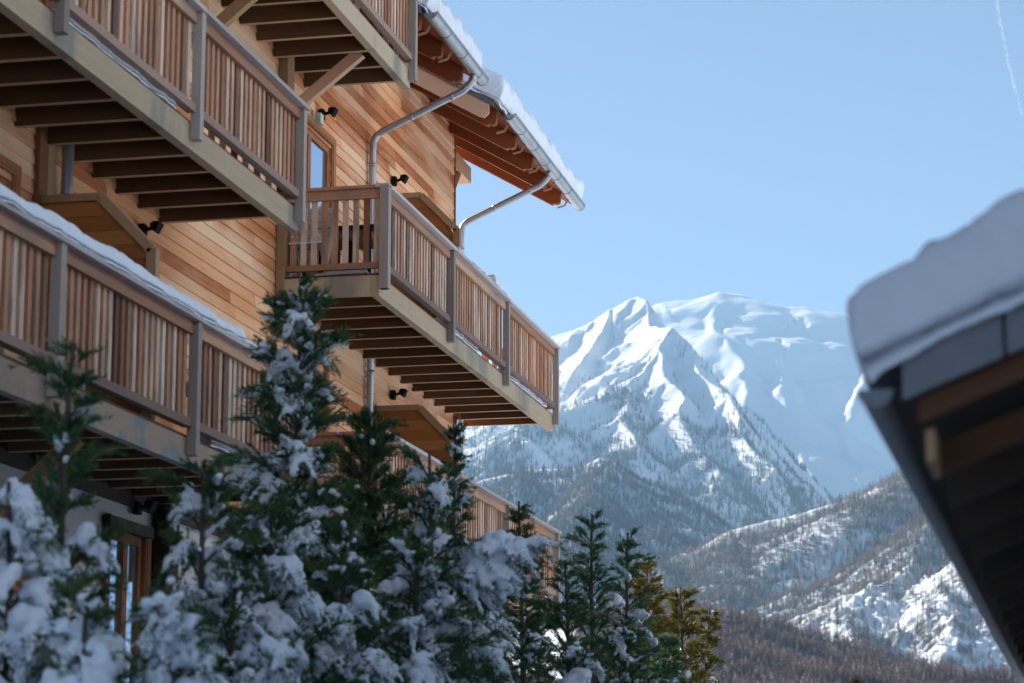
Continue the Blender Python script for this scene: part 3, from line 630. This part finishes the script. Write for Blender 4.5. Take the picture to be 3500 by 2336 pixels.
# furniture on the balconies
t = root('balcony_table', (-7.95, 27.1, ZA + 0.275), 'dark outdoor table behind the near end railing of the right balcony', 'table')
z0 = ZA + 0.275
b = MB(); b.box((-8.3, 26.75, z0 + 0.70), (-7.55, 27.55, z0 + 0.735)); b.build('tabletop', M['dark_wood'], t)
b = MB(); b.box((-8.22, 26.83, z0 + 0.61), (-7.63, 27.47, z0 + 0.699)); b.build('apron', M['trim'], t)
for sx in (-8.24, -7.67):
    for sy in (26.8, 27.44): MB().box((sx, sy, z0), (sx + 0.06, sy + 0.06, z0 + 0.699)).build('leg', M['black'], t)
MB().box((-8.0, 27.0, z0 + 0.001), (-7.9, 27.1, z0 + 0.69)).build('column', M['black'], t)
def deck_chair(x, y, label):
    o = root('deck_chair', (x, y, z0), label, 'chair'); 
    b = MB(); b.beam((x - 0.22, y + 0.25, z0 + 0.95), (x - 0.22, y - 0.15, z0), 0.05, 0.03, (1, 0, 0)); b.build('leg', M['white_paint'], o)
    b = MB(); b.beam((x + 0.22, y + 0.25, z0 + 0.95), (x + 0.22, y - 0.15, z0), 0.05, 0.03, (1, 0, 0)); b.build('leg', M['white_paint'], o)
    b = MB(); b.beam((x - 0.16, y - 0.22, z0 + 0.5), (x - 0.16, y + 0.2, z0), 0.04, 0.03, (1, 0, 0)); b.build('leg', M['white_paint'], o)
    b = MB(); b.beam((x + 0.16, y - 0.22, z0 + 0.5), (x + 0.16, y + 0.2, z0), 0.04, 0.03, (1, 0, 0)); b.build('leg', M['white_paint'], o)
    b = MB()
    for k in range(6): b.beam((x - 0.2, y + 0.02 + 0.04 * k, z0 + 0.42 + 0.095 * k), (x + 0.2, y + 0.02 + 0.04 * k, z0 + 0.42 + 0.095 * k), 0.014, 0.07)
    b.build('backrest', M['white_paint'], o)
    b = MB()
    for k in range(5): b.box((x - 0.2, y - 0.24 + 0.075 * k, z0 + 0.40), (x + 0.2, y - 0.18 + 0.075 * k, z0 + 0.415))
    b.build('seat', M['white_paint'], o); return o
deck_chair(-8.22, 26.42, 'folded white slatted chair leaning near the wall on the right balcony')
zc = 3.045 + 0.275
o = root('lattice_chair', (-7.62, 18.0, zc), 'pale lattice backed chair behind the snowy lower left railing', 'chair')
b = MB()
for k in range(9): b.box((-7.62, 17.63 + 0.085 * k, zc + 0.42), (-7.605, 17.66 + 0.085 * k, zc + 1.0))
for k in range(7): b.box((-7.604, 17.6, zc + 0.45 + 0.085 * k), (-7.592, 18.38, zc + 0.475 + 0.085 * k))
b.build('backrest', M['white_paint'], o)
MB().box((-8.1, 17.62, zc + 0.40), (-7.63, 18.36, zc + 0.43)).build('seat', M['white_paint'], o)
for sx in (-8.08, -7.66):
    for sy in (17.64, 18.31): MB().box((sx, sy, zc), (sx + 0.035, sy + 0.035, zc + 0.399)).build('leg', M['white_paint'], o)

# ------------------------------------------------------------------ snow bodies
def snow_slab(name, O, u, v, Ul, Vl, T, r, seed, mat, label, sag=0.0, na=0.05, nl=0.30, fringe=0.05, nu=60, nv=90, cat='snow', grp=None, jit=1.0):
    """rounded snow blanket on a plane through O spanned by u (length Ul) and v (length Vl), thickness T, ragged lower edges"""
    u, v = Vector(u).normalized(), Vector(v).normalized(); n = u.cross(v).normalized()
    if n.z < 0: n = -n
    def samp(L, m):
        rr = min(r, L * 0.45); th = np.linspace(0, math.pi / 2, 9); e = rr * (1 - np.cos(th)); mid = np.linspace(rr, L - rr, max(3, m))[1:-1]
        return np.concatenate([e, mid, L - e[::-1]]), rr
    U, ru = samp(Ul, nu); V, rv = samp(Vl, nv); A, B_ = np.meshgrid(U, V, indexing='ij')
    def fall(t, L, rr): d = np.minimum(np.minimum(t, L - t) / rr, 1); return np.sqrt(np.clip(1 - (1 - d) ** 2, 0, 1))
    H = T * np.minimum(fall(A, Ul, ru), fall(B_, Vl, rv)) ; H = H * (1 + 0.25 * fbm(A / nl, B_ / nl, oct=4, seed=seed)) + 0.02
    edge_u = np.exp(-np.minimum(A, Ul - A) / r * 1.5); edge_v = np.exp(-np.minimum(B_, Vl - B_) / r * 1.5)
    ju = jit * (fringe + 0.02) * fbm(B_ / 0.22, A * 0 + 3, oct=4, seed=seed + 1) * edge_u * np.where(A < Ul / 2, -1, 1)
    jv = jit * (fringe + 0.02) * fbm(A / 0.22, B_ * 0 + 7, oct=4, seed=seed + 2) * edge_v * np.where(B_ < Vl / 2, -1, 1)
    drop = -fringe * np.clip(fbm(A / 0.2, B_ / 0.2, oct=4, seed=seed + 3) + 0.3, 0, 2) * np.maximum(edge_u, edge_v) ** 2
    O = np.array(O, float); u_, v_, n_ = np.array(u), np.array(v), np.array(n)
    def pts(h): return O + (A + ju)[..., None] * u_ + (B_ + jv)[..., None] * v_ + h[..., None] * n_
    bul = na * fbm(A / nl, B_ / nl, H / nl, oct=5, seed=seed + 4) * np.clip(H / T * 1.3 - 0.1, 0, 1)
    top = pts(np.maximum(H + bul, 0.012)); bot = pts(np.minimum(drop, 0) + 0.0)
    k, m = A.shape; ii = np.arange(k - 1)[:, None]; jj = np.arange(m - 1)[None, :]
    q = np.stack([ii * m + jj, (ii + 1) * m + jj, (ii + 1) * m + jj + 1, ii * m + jj + 1], -1).reshape(-1, 4)
    off = k * m; Fc = [q, q[:, ::-1] + off]
    rim = np.concatenate([np.arange(m), np.arange(1, k) * m + m - 1, (k - 1) * m + np.arange(m - 2, -1, -1), np.arange(k - 2, 0, -1) * m]); r2 = np.roll(rim, -1)
    Fc.append(np.stack([rim, rim + off, r2 + off, r2], -1))
    o = mesh_obj(name, np.concatenate([top.reshape(-1, 3), bot.reshape(-1, 3)]), np.concatenate(Fc), mat, smooth=True)
    return tag(o, label, cat, grp, 'stuff')
def zs(x): return eave_z(x) + 0.355
dn = Vector((1, 0, -SL)).normalized()
ul = 3.6; ox = -7.13 - ul * dn.x
snow_slab('roof_snow', (ox, 27.5, zs(ox)), dn, (0, 1, 0), ul, 2.85, 0.29, 0.18, 5, M['roof_snow'], 'thick snow on the first short roof above the upper gutter')
snow_slab('roof_snow', (ox, 31.5, zs(ox)), dn, (0, 1, 0), ul, 5.9, 0.31, 0.18, 9, M['roof_snow'], 'thick snow on the farther roof above the long gutter', nv=150)
zt = 3.045 + 1.32
snow_slab('rail_snow', (RX - 0.06, 7.0, zt), (1, 0, 0), (0, 1, 0), 0.175, 14.1, 0.13, 0.08, 15, M['snow'], 'long snow cap on the lower left handrail', nu=4, nv=420, fringe=0.015, nl=0.5)
snow_slab('rail_snow', (RX - 0.05, 21.1, zt), (1, 0, 0), (0, 1, 0), 0.16, 1.95, 0.05, 0.05, 16, M['snow'], 'thin end of the snow cap on the lower left handrail', nu=4, nv=60, fringe=0.01, nl=0.4)
for (y0, L, T, lab) in ((29.6, 3.1, 0.035, 'thin snow line on the projecting balcony handrail'), (31.75, 0.5, 0.16, 'small snow lump on the projecting balcony handrail')):
    snow_slab('rail_snow', (RX - 0.05, y0, ZA + 1.325), (1, 0, 0), (0, 1, 0), 0.14, L, T, 0.06, int(y0 * 7), M['snow'], lab, nu=4, nv=60, fringe=0.008, nl=0.2)
for (x0, y0, w, L, T, zz, lab) in ((-7.46, 16.95, 0.14, 2.5, 0.11, ZA + 0.275, 'snow ridge on the upper left deck edge behind its bottom rail'),
        (-7.55, 29.5, 0.24, 1.6, 0.16, ZA + 0.275, 'snow bank on the right deck under the middle slats'), (-7.5, 33.0, 0.2, 2.6, 0.14, ZA + 0.275, 'snow bank on the far end of the right deck'),
        (-8.1, 26.25, 0.6, 0.9, 0.08, ZA + 0.275, 'snow patch on the right deck by the white chair'), (-7.5, 20.6, 0.2, 2.0, 0.12, 3.045 + 0.275, 'snow bank on the lower left deck')):
    snow_slab('deck_snow', (x0, y0, zz), (1, 0, 0), (0, 1, 0), w, L, T, 0.09, int(y0 * 3), M['snow'], lab, nu=8, nv=60, fringe=0.01, nl=0.25)

# ------------------------------------------------------------------ the neighbour's eave at the right
ndir = Vector((math.sin(R(0.9)), math.cos(R(0.9)), 0)); nx = Vector((ndir.y, -ndir.x, 0)); NP = 0.40
hut = root('neighbouring_chalet', (1.5, 9.5, GROUND), 'dark eave of a nearby chalet with a thick snow cap, out of focus', 'chalet')
E0 = Vector((-0.42, 7.0, 1.19))
def npt(a, l, h=0.0): return E0 + nx * a + ndir * l + Vector((0, 0, a * NP + h))     # a: up the roof, l: along the eave, h: above the slope
RL, RW = 17.0, 3.2
b = MB(); b.prism([npt(0, 0.02, 0.0), npt(0, 0.02, 0.03), npt(RW, 0.02, 0.03), npt(RW, 0.02, 0.0)], ndir * RL); b.prism([npt(RW, 0.02, 0.0), npt(RW, 0.02, 0.03), npt(RW, .02, .03) + nx * RW - Vector((0, 0, RW * NP)), npt(RW, .02, 0.0) + nx * RW - Vector((0, 0, RW * NP))], ndir * RL)
nroof = b.build('roof', M['dark_wood'], hut)
fl = MB(); a = 0.045
while a < RW - 0.3:
    a2 = a + 0.30; fl.prism([npt(a, -0.03, -0.02), npt(a, -0.03, 0.135), npt(a2 - 0.012, -0.03, 0.135), npt(a2 - 0.012, -0.03, -0.02)], ndir * 0.02, 0.5); a = a2
fl.build('flashing', M['dark_zinc'], nroof)
b = MB(); b.prism([npt(0.085, 0.03, -0.095), npt(0.085, 0.03, -0.022), npt(RW, 0.03, -0.022), npt(RW, 0.03, -0.095)], ndir * 0.05); b.build('verge_board', M['shed_wood'], nroof)
b = MB(); b.prism([npt(0.125, 0.35, -0.215), npt(0.125, 0.35, -0.125), npt(RW, 0.35, -0.125), npt(RW, 0.35, -0.215)], ndir * 0.08); b.build('rafter', M['shed_wood'], nroof)
b = MB(); b.prism([npt(0.10, 0.07, -0.215), npt(0.10, 0.07, -0.12), npt(0.125, 0.07, -0.12), npt(0.125, 0.07, -0.215)], ndir * 0.36); b.build('eave_board', M['trim'], nroof)
for k in range(1, 19):
    b = MB(); b.prism([npt(0.10, 0.35 + k * 0.85, -0.21), npt(0.10, 0.35 + k * 0.85, -0.01), npt(RW, 0.35 + k * 0.85, -0.01), npt(RW, 0.35 + k * 0.85, -0.21)], ndir * 0.08); b.build('rafter', M['dark_wood'], nroof)
b = MB(); wa = 0.62
b.prism([npt(wa, 0.75, -0.22), Vector((npt(wa, 0.75).x, npt(wa, 0.75).y, GROUND - 0.2)), Vector((npt(2 * RW - wa, 0.75).x, npt(2 * RW - wa, 0.75).y, GROUND - 0.2)), npt(RW * 2 - wa, 0.75, -0.22) - Vector((0, 0, (RW - wa) * 2 * NP)), npt(RW, 0.75, -0.22)], ndir * (RL - 1.4))
b.build('wall', M['dark_wood'], hut)
g = MB(); gr = 0.05; gc = Vector((0, 0, 0))
def gring(l, rr): return [npt(-0.035, l, 0) + Vector((0, 0, 0.045)) + nx * (rr * math.cos(t)) + Vector((0, 0, rr * math.sin(t))) for t in np.linspace(math.pi, 2 * math.pi, 10)]
g.prism(gring(-0.03, gr) + list(reversed(gring(-0.03, gr - 0.006))), ndir * (RL + 0.06)); g.prism(gring(-0.035, gr + 0.003), ndir * 0.01); g.build('gutter', M['dark_zinc'], nroof)
sO = npt(-0.075, -0.06, 0.125)
snow_slab('roof_snow', sO, (nx + Vector((0, 0, NP))), ndir, RW * 1.05, RL, 0.24, 0.11, 31, M['shaded_snow'], 'deep rounded snow cap on the dark eave at the right', na=0.075, nl=0.20, fringe=0.05, nu=120, nv=160, jit=0.3)

# small dark gable at the bottom edge
hx, hy = at_y(1965, 1549, 60)[0], 60.0; hz = at_y(1965, 1549, 60)[2]
hb = root('hut', (hx, hy, GROUND), 'small dark gable peak just showing at the bottom edge', 'hut')
b = MB(); b.prism([(hx - 2.2, hy + .2, GROUND - .2), (hx + 2.2, hy + .2, GROUND - .2), (hx + 2.2, hy + .2, hz - 2.0), (hx, hy + .2, hz - 0.12), (hx - 2.2, hy + .2, hz - 2.0)], (0, 5, 0)); b.build('wall', M['dark_wood'], hb)
b = MB(); b.prism([(hx - 2.6, hy - .1, hz - 2.45), (hx, hy - .1, hz - 0.10), (hx + 2.6, hy - .1, hz - 2.45), (hx + 2.6, hy - .1, hz - 2.33), (hx, hy - .1, hz), (hx - 2.6, hy - .1, hz - 2.33)], (0, 5.6, 0)); b.build('roof', M['dark_wood'], hb)

# contrail high in the sky
def contrail():
    g = np.random.default_rng(4); V = []; Fc = []
    pts = [at_r(x, y, 9200) for x, y in ((2287, -20), (2292, 30), (2300, 70), (2311, 125), (2322, 170), (2332, 210), (2346, 260))]
    pts = np.array(pts); seg = np.linspace(0, 1, 46)
    cum = np.linspace(0, 1, len(pts))
    for t in seg:
        if g.random() < 0.25: continue
        for off in (0, 1):
            if off and g.random() < 0.45: continue
            p = np.array([np.interp(t, cum, pts[:, i]) for i in range(3)]); d = np.array([np.interp(min(t + .02, 1), cum, pts[:, i]) - np.interp(max(t - .02, 0), cum, pts[:, i]) for i in range(3)]); d /= np.linalg.norm(d)
            s = np.cross(d, [0, 1, 0]); s /= np.linalg.norm(s); w = np.cross(d, s); p = p - s * 7 * off
            L, r = g.uniform(6, 16), g.uniform(0.7, 1.6); b0 = len(V)
            V += [p - d * L, p + s * r, p + w * r, p - s * r, p - w * r, p + d * L]
            Fc += [(b0, b0 + 2, b0 + 1), (b0, b0 + 3, b0 + 2), (b0, b0 + 4, b0 + 3), (b0, b0 + 1, b0 + 4), (b0 + 5, b0 + 1, b0 + 2), (b0 + 5, b0 + 2, b0 + 3), (b0 + 5, b0 + 3, b0 + 4), (b0 + 5, b0 + 4, b0 + 1)]
    o = mesh_obj('contrail', V, np.array(Fc), M['white_paint']); tag(o, 'thin broken white contrail high in the blue sky', 'contrail', kind='stuff')
contrail()

# ------------------------------------------------------------------ evergreens in front of the chalet
def _ico():
    import bmesh
    bm = bmesh.new(); bmesh.ops.create_icosphere(bm, subdivisions=2, radius=1.0)
    bm.verts.ensure_lookup_table(); V = np.array([v.co for v in bm.verts]); Fc = np.array([[v.index for v in f.verts] for f in bm.faces]); bm.free(); return V, Fc
ICO_V, ICO_F = _ico()
def unit(a): return a / (np.linalg.norm(a, axis=-1, keepdims=True) + 1e-9)
def evergreen(apex, Y, rad, label, seed, snow=0.5, nb=90, mat='leaf', droop=0.35, lean=0.0, wisp=0.35, dens=1.0, snow_top=0.85, fat=1.0, crown_pow=0.75, heavy=1.0, sweep=None):
    """one conifer: trunk with limbs, feathery sprays on ascending boughs, snow lying over some of the boughs"""
    g = np.random.default_rng(seed)
    ax, ay, az_ = at_y(apex[0], apex[1], Y); H = az_ - GROUND
    bx = ax - lean * H
    t = root('evergreen_tree', (bx, Y, GROUND), label, 'tree', 'evergreens in front of the chalet')
    ph = g.uniform(0, 6.28, 2); wob = 0.02 * H
    def axis(z):
        q = np.asarray(z) / H
        return np.stack([bx + lean * H * q ** 1.6 + wob * np.sin(3.1 * q + ph[0]) * q * (1 - q) * 2, Y + wob * np.sin(2.7 * q + ph[1]) * q * (1 - q) * 2, GROUND + np.asarray(z)], -1)
    zs_ = np.linspace(0, H, 22); tr = MB(); tr.tube(axis(zs_), 0.012 + 0.06 * (1 - zs_ / H) ** 1.1 * (H / 5), 8)
    BP = []; BD = []; BW = []; BT = []; SN_ = []
    for i in range(nb):
        q = 0.10 + 0.88 * ((i + g.random()) / nb) ** 0.9; z = q * H; a = 2.399963 * i + g.normal() * 0.35
        L = rad * ((1 - q) ** crown_pow * 1.05 + 0.07) * g.uniform(0.65, 1.2)
        if q > 1 - wisp * 0.5: L *= g.uniform(0.8, 1.5)
        laden = g.random() < snow and q < snow_top + g.normal() * 0.06
        el = math.radians(g.uniform(22, 52) + 18 * q)
        if sweep and i >= nb - 3: q = sweep[0] + 0.03 * (i - nb + 2); z = q * H; a = sweep[1] + 0.25 * (i - nb + 2); L = sweep[2] * (1 - 0.18 * abs(i - nb + 2)); el = math.radians(sweep[3]); laden = True
        bend = (0.35 if sweep and i >= nb - 3 else 0.95 if laden else droop) * g.uniform(0.7, 1.3)
        rd = np.array([math.cos(a), math.sin(a), 0]); side = np.array([-math.sin(a), math.cos(a), 0])
        base = axis(z); ns = 12; sg = np.linspace(0, 1, ns)
        curve = base + rd * (sg * L * math.cos(el))[:, None] + np.array([0, 0, 1]) * ((sg * math.tan(el) * 0.9 - bend * sg ** 2.2) * L * math.cos(el))[:, None] + side * (0.12 * L * np.sin(sg * 3 + g.uniform(0, 6)) * sg)[:, None]
        if L > 0.18: tr.tube(curve[:9], 0.004 + 0.012 * (1 - sg[:9]) * (L / rad + 0.2), 5, False)
        ntw = max(7, int(36 * dens * (0.4 + L / rad)))
        for k in range(ntw):
            s = g.uniform(0.12, 1.0) ** 0.8; f = s * (ns - 1); j = min(int(f), ns - 2); p = curve[j] + (curve[j + 1] - curve[j]) * (f - j); tg = unit(curve[j + 1] - curve[j])
            sd = side * g.choice([-1, 1]) * g.uniform(0.3, 0.9) + np.array([0, 0, 1]) * (g.uniform(-0.9, 0.15) if laden else g.uniform(-0.25, 0.6))
            d = unit(tg * g.uniform(0.6, 1.1) + sd); tl = (0.07 + 0.36 * L * (1.15 - s)) * g.uniform(0.4, 1.6)
            if s > 0.93: d = tg; tl *= 1.2
            nbld = max(6, int(tl / 0.0075)); u = g.random(nbld); pp = p + d * (u * tl)[:, None] - np.array([0, 0, 1]) * (0.22 * tl * u ** 2 if not laden else 0.6 * tl * u ** 2)[:, None] + g.normal(0, 0.006 + 0.020 * tl, (nbld, 3)) * (1.1 - u)[:, None]
            bd = unit(d + g.normal(0, 0.28, (nbld, 3)) + np.array([0, 0, 0.10])); bl = g.uniform(0.028, 0.075, nbld) * (1.1 - 0.4 * u) * fat
            if s > 0.2 and g.random() < (0.7 if laden else 0.10 * (q < snow_top)):
                m0 = max(3, int(tl / 0.02)); rs = g.uniform(0.015, 0.030) * (0.75 + 0.35 * L)
                for uu in np.linspace(0, g.uniform(0.6, 0.95), m0): SN_.append((*(p + d * uu * tl + np.array([0, 0, rs * 0.5 - 0.6 * tl * uu * uu]) + g.normal(0, 0.006, 3)), max(0.013, rs * (1.05 - 0.6 * uu) * g.uniform(0.75, 1.25))))
            BP.append(pp); BD.append(bd * bl[:, None]); BW.append(g.uniform(0.0026, 0.0052, nbld) * fat); BT.append(np.clip(g.normal(0.47, 0.20) + g.normal(0, 0.13, nbld) + 0.12 * s + 0.10 * u, 0, 1))
        if laden:
            sc = min(1.0, 0.45 + L) * g.uniform(0.75, 1.25) * heavy
            s0 = g.uniform(0.15, 0.35); s1 = g.uniform(0.82, 1.02); nn = max(5, int((s1 - s0) * L / 0.03))
            thick = g.random() < 0.5
            for s in np.linspace(s0, s1, nn) if thick else np.linspace(s0, s1, nn)[::3]:
                f = min(s, 1) * (ns - 1); j = min(int(f), ns - 2); p = curve[j] + (curve[j + 1] - curve[j]) * (f - j)
                r = (0.028 + 0.024 * math.sin(math.pi * (s - s0) / (s1 - s0 + 1e-6)) + g.normal(0, 0.010)) * sc
                SN_.append((*(p + np.array([0, 0, r * 0.55]) + side * g.normal(0, 0.03)), max(r, 0.022)))
                for sg_ in (-1, 1):                             # the blanket spreads over the side sprays
                    if g.random() < 0.75:
                        w = g.uniform(0.3, 1.0) * (0.05 + 0.09 * L) * (1.1 - s * 0.4); SN_.append((*(p + side * sg_ * w + np.array([0, 0, r * 0.2 - w * 0.35])), max(r * g.uniform(0.55, 0.9), 0.02)))
                if g.random() < 0.3:                           # hanging finger
                    nf = g.integers(4, 10); sgn = g.choice([-1, 1]); q0 = p + side * sgn * g.uniform(0, 0.10)
                    for m_ in range(nf): SN_.append((*(q0 + (rd * 0.014 + side * sgn * 0.010) * m_ + np.array([0, 0, -0.026 * m_ - 0.002 * m_ * m_]) + g.normal(0, 0.005, 3)), r * (0.7 - 0.45 * m_ / nf) * g.uniform(0.8, 1.2)))
        elif g.random() < snow * 0.35 + 0.08:                     # small tufts on the tips
            for _ in range(g.integers(1, 5)):
                s = g.uniform(0.45, 1); p = curve[int(s * (ns - 1))]; r = g.uniform(0.016, 0.04)
                for m_ in range(g.integers(1, 4)): SN_.append((*(p + g.normal(0, r * 0.9, 3) + np.array([0, 0, r * 0.5])), r * g.uniform(0.6, 1)))
    tr.build('trunk', M['bark'], t, True)
    Pp, Dd, Ww, Tt = map(np.concatenate, (BP, BD, BW, BT)); n = len(Pp)
    sd = unit(np.cross(Dd, g.normal(0, 1, (n, 3)))) * Ww[:, None]
    V = np.stack([Pp, Pp + Dd * 0.45 + sd, Pp + Dd, Pp + Dd * 0.45 - sd], 1).reshape(-1, 3)
    tri = np.arange(n * 4).reshape(-1, 4)
    mesh_obj('crown', V, tri, M[mat], t, tone=Tt)
    if SN_:
        S = np.array(SN_); VV = (ICO_V[None] * S[:, 3][:, None, None] * (1 + 0.0) + S[:, None, :3]).reshape(-1, 3)
        FF = (ICO_F[None] + (np.arange(len(S)) * len(ICO_V))[:, None, None]).reshape(-1, 3)
        so = mesh_obj('snow', VV, FF, M['snow'], t, smooth=True); so['kind'] = 'stuff'
        rm = so.modifiers.new('merge', 'REMESH'); rm.mode = 'VOXEL'; rm.voxel_size = 0.0125 + 0.00025 * Y; rm.use_smooth_shade = True
        sm = so.modifiers.new('smooth', 'SMOOTH'); sm.factor = 0.5; sm.iterations = 2
        dp = so.modifiers.new('crumble', 'DISPLACE'); dp.texture = SNOW_TEX; dp.strength = 0.04; dp.mid_level = 0.5; dp.texture_coords = 'GLOBAL'
    return t
SNOW_TEX = bpy.data.textures.new('snow_crumble', 'CLOUDS'); SNOW_TEX.noise_scale = 0.05; SNOW_TEX.noise_depth = 3
TREES = [
    ((690, 648), 17.0, 1.15, 'tall dark evergreen with small snow tufts rising before the gap between the balconies', 1, dict(snow=0.22, nb=150, snow_top=0.99, crown_pow=0.7, dens=1.35)),
    ((168, 788), 13.0, 0.85, 'slender evergreen whose bare topped leader crosses the lower left beam', 2, dict(snow=0.57, nb=62, snow_top=0.66, wisp=0.5, dens=0.9, heavy=1.15)),
    ((470, 1055), 14.0, 0.95, 'snow draped evergreen under the right end of the lower left balcony', 3, dict(snow=0.62, nb=59, heavy=1.18, snow_top=0.9, wisp=0.2, crown_pow=0.6)),
    ((622, 1160), 15.0, 0.95, 'snow speckled evergreen just left of the tallest tree', 4, dict(snow=0.52, nb=78, heavy=1.12, snow_top=0.92, crown_pow=0.6)),
    ((20, 1105), 11.5, 1.0, 'evergreen buried in heavy snow at the left edge', 5, dict(snow=0.72, nb=54, heavy=1.21, snow_top=0.97, crown_pow=0.6)),
    ((395, 1375), 11.0, 0.58, 'low bush under one big rounded mound of snow', 6, dict(snow=0.95, nb=62, snow_top=1.0, crown_pow=0.45, heavy=1.21)),
    ((845, 960), 19.0, 1.05, 'dark feathery evergreen standing just right of the tallest tree', 7, dict(snow=0.17, nb=120, snow_top=0.8, dens=1.3, crown_pow=0.6)),
    ((1046, 955), 20.0, 0.50, 'evergreen with a thin twisted tip reaching up to the projecting balcony', 8, dict(snow=0.2, nb=80, snow_top=0.7, wisp=0.7, crown_pow=1.2)),
    ((985, 1035), 18.5, 1.15, 'evergreen with a long snow blanketed bough sweeping out to the right', 9, dict(snow=0.4, nb=84, snow_top=1.0, crown_pow=0.6, dens=1.2, heavy=1.1, sweep=(0.76, -0.15, 1.15, 37))),
    ((1190, 1150), 23.0, 0.6, 'dark slim evergreen in front of the lowest right balcony', 10, dict(snow=0.12, nb=90, snow_top=0.7)),
    ((1358, 1180), 27.0, 1.35, 'wispy evergreen against the shaded hill, taller and left of the dark pair', 11, dict(snow=0.10, nb=90, snow_top=0.5, wisp=0.7, dens=0.9, crown_pow=1.0)),
    ((1440, 1222), 28.0, 1.25, 'wispy evergreen against the shaded hill, shorter and right of the dark pair', 12, dict(snow=0.12, nb=85, snow_top=0.9, wisp=0.7, dens=0.9, crown_pow=1.0)),
    ((1296, 1285), 26.0, 0.85, 'open twiggy evergreen at the far corner post of the lowest balcony', 13, dict(snow=0.18, nb=80, snow_top=0.6, wisp=0.6, dens=0.8)),
    ((1483, 1290), 42.0, 1.2, 'golden green sunlit evergreen, tallest of the sunlit three', 14, dict(snow=0.10, nb=90, mat='leaf_gold', snow_top=0.6, fat=1.9)),
    ((1560, 1345), 43.0, 1.15, 'golden green sunlit evergreen, middle of the sunlit three', 15, dict(snow=0.25, nb=80, mat='leaf_gold', snow_top=1.0, fat=1.9)),
    ((1628, 1395), 44.0, 0.95, 'golden green sunlit evergreen, smallest and rightmost of the sunlit three', 16, dict(snow=0.3, nb=70, mat='leaf_gold', snow_top=0.9, fat=1.9, lean=0.05)),
    ((1320, 1490), 22.0, 0.80, 'low evergreen under a broad snow blanket at the bottom edge', 17, dict(snow=0.62, nb=67, snow_top=1.0, crown_pow=0.5, heavy=1.18)),
    ((1120, 1350), 20.0, 0.75, 'dark low evergreen with snow fingers below the sweeping bough', 18, dict(snow=0.48, nb=81, heavy=1.15, snow_top=0.95, crown_pow=0.6)),
    ((960, 1250), 16.5, 1.1, 'snow laden evergreen with thick drooping snow fingers in the lower middle', 19, dict(snow=0.54, nb=75, heavy=1.18, snow_top=1.0, crown_pow=0.6)),
    ((795, 1205), 15.5, 1.05, 'green evergreen with scattered snow pads at the foot of the tallest tree', 20, dict(snow=0.42, nb=86, heavy=1.12, snow_top=0.95)),
    ((640, 1470), 12.5, 0.55, 'small bush capped by a smooth snow mound at the bottom edge', 21, dict(snow=0.95, nb=59, heavy=1.18, snow_top=1.0, crown_pow=0.4)),
    ((200, 1370), 10.8, 0.62, 'snow covered bush in the lower left corner', 22, dict(snow=0.72, nb=56, heavy=1.21, snow_top=1.0, crown_pow=0.6)),
    ((1430, 1430), 25.0, 0.85, 'bushy dark evergreen at the foot of the wispy dark pair', 23, dict(snow=0.2, nb=90, snow_top=1.0)),
    ((1535, 1460), 36.0, 0.95, 'bushy olive evergreen below the sunlit three', 24, dict(snow=0.3, nb=90, snow_top=1.0, fat=1.8)),
    ((1236, 1400), 24.5, 0.5, 'dark evergreen hiding the end of the lowest balcony beam', 25, dict(snow=0.3, nb=80, snow_top=0.9)),
    ((540, 1290), 13.5, 0.95, 'evergreen thick with small snow pads at the left foot of the tallest tree', 26, dict(snow=0.54, nb=70, heavy=1.15, snow_top=1.0)),
]
for ap, Y, rr_, lab, sd_, kw in TREES: evergreen(ap, Y, rr_, lab, sd_, **kw)

# ------------------------------------------------------------------ haze
def haze():
    b = MB(); b.box((-13000, -13000, -2.75), (13000, 13000, 2080)); o = b.build('haze', None)
    o.data.materials.clear()
    m = bpy.data.materials.new('haze_air'); m.use_nodes = True; nt = m.node_tree; nt.nodes.clear()
    out = nt.nodes.new('ShaderNodeOutputMaterial'); v = nt.nodes.new('ShaderNodeVolumePrincipled')
    v.inputs['Color'].default_value = (0.40, 0.68, 1.0, 1); v.inputs['Density'].default_value = 9.5e-5; v.inputs['Anisotropy'].default_value = 0.1
    nt.links.new(v.outputs[0], out.inputs['Volume']); o.data.materials.append(m); o.visible_shadow = True
    tag(o, 'pale winter haze over the valley', 'haze', kind='stuff')
haze()
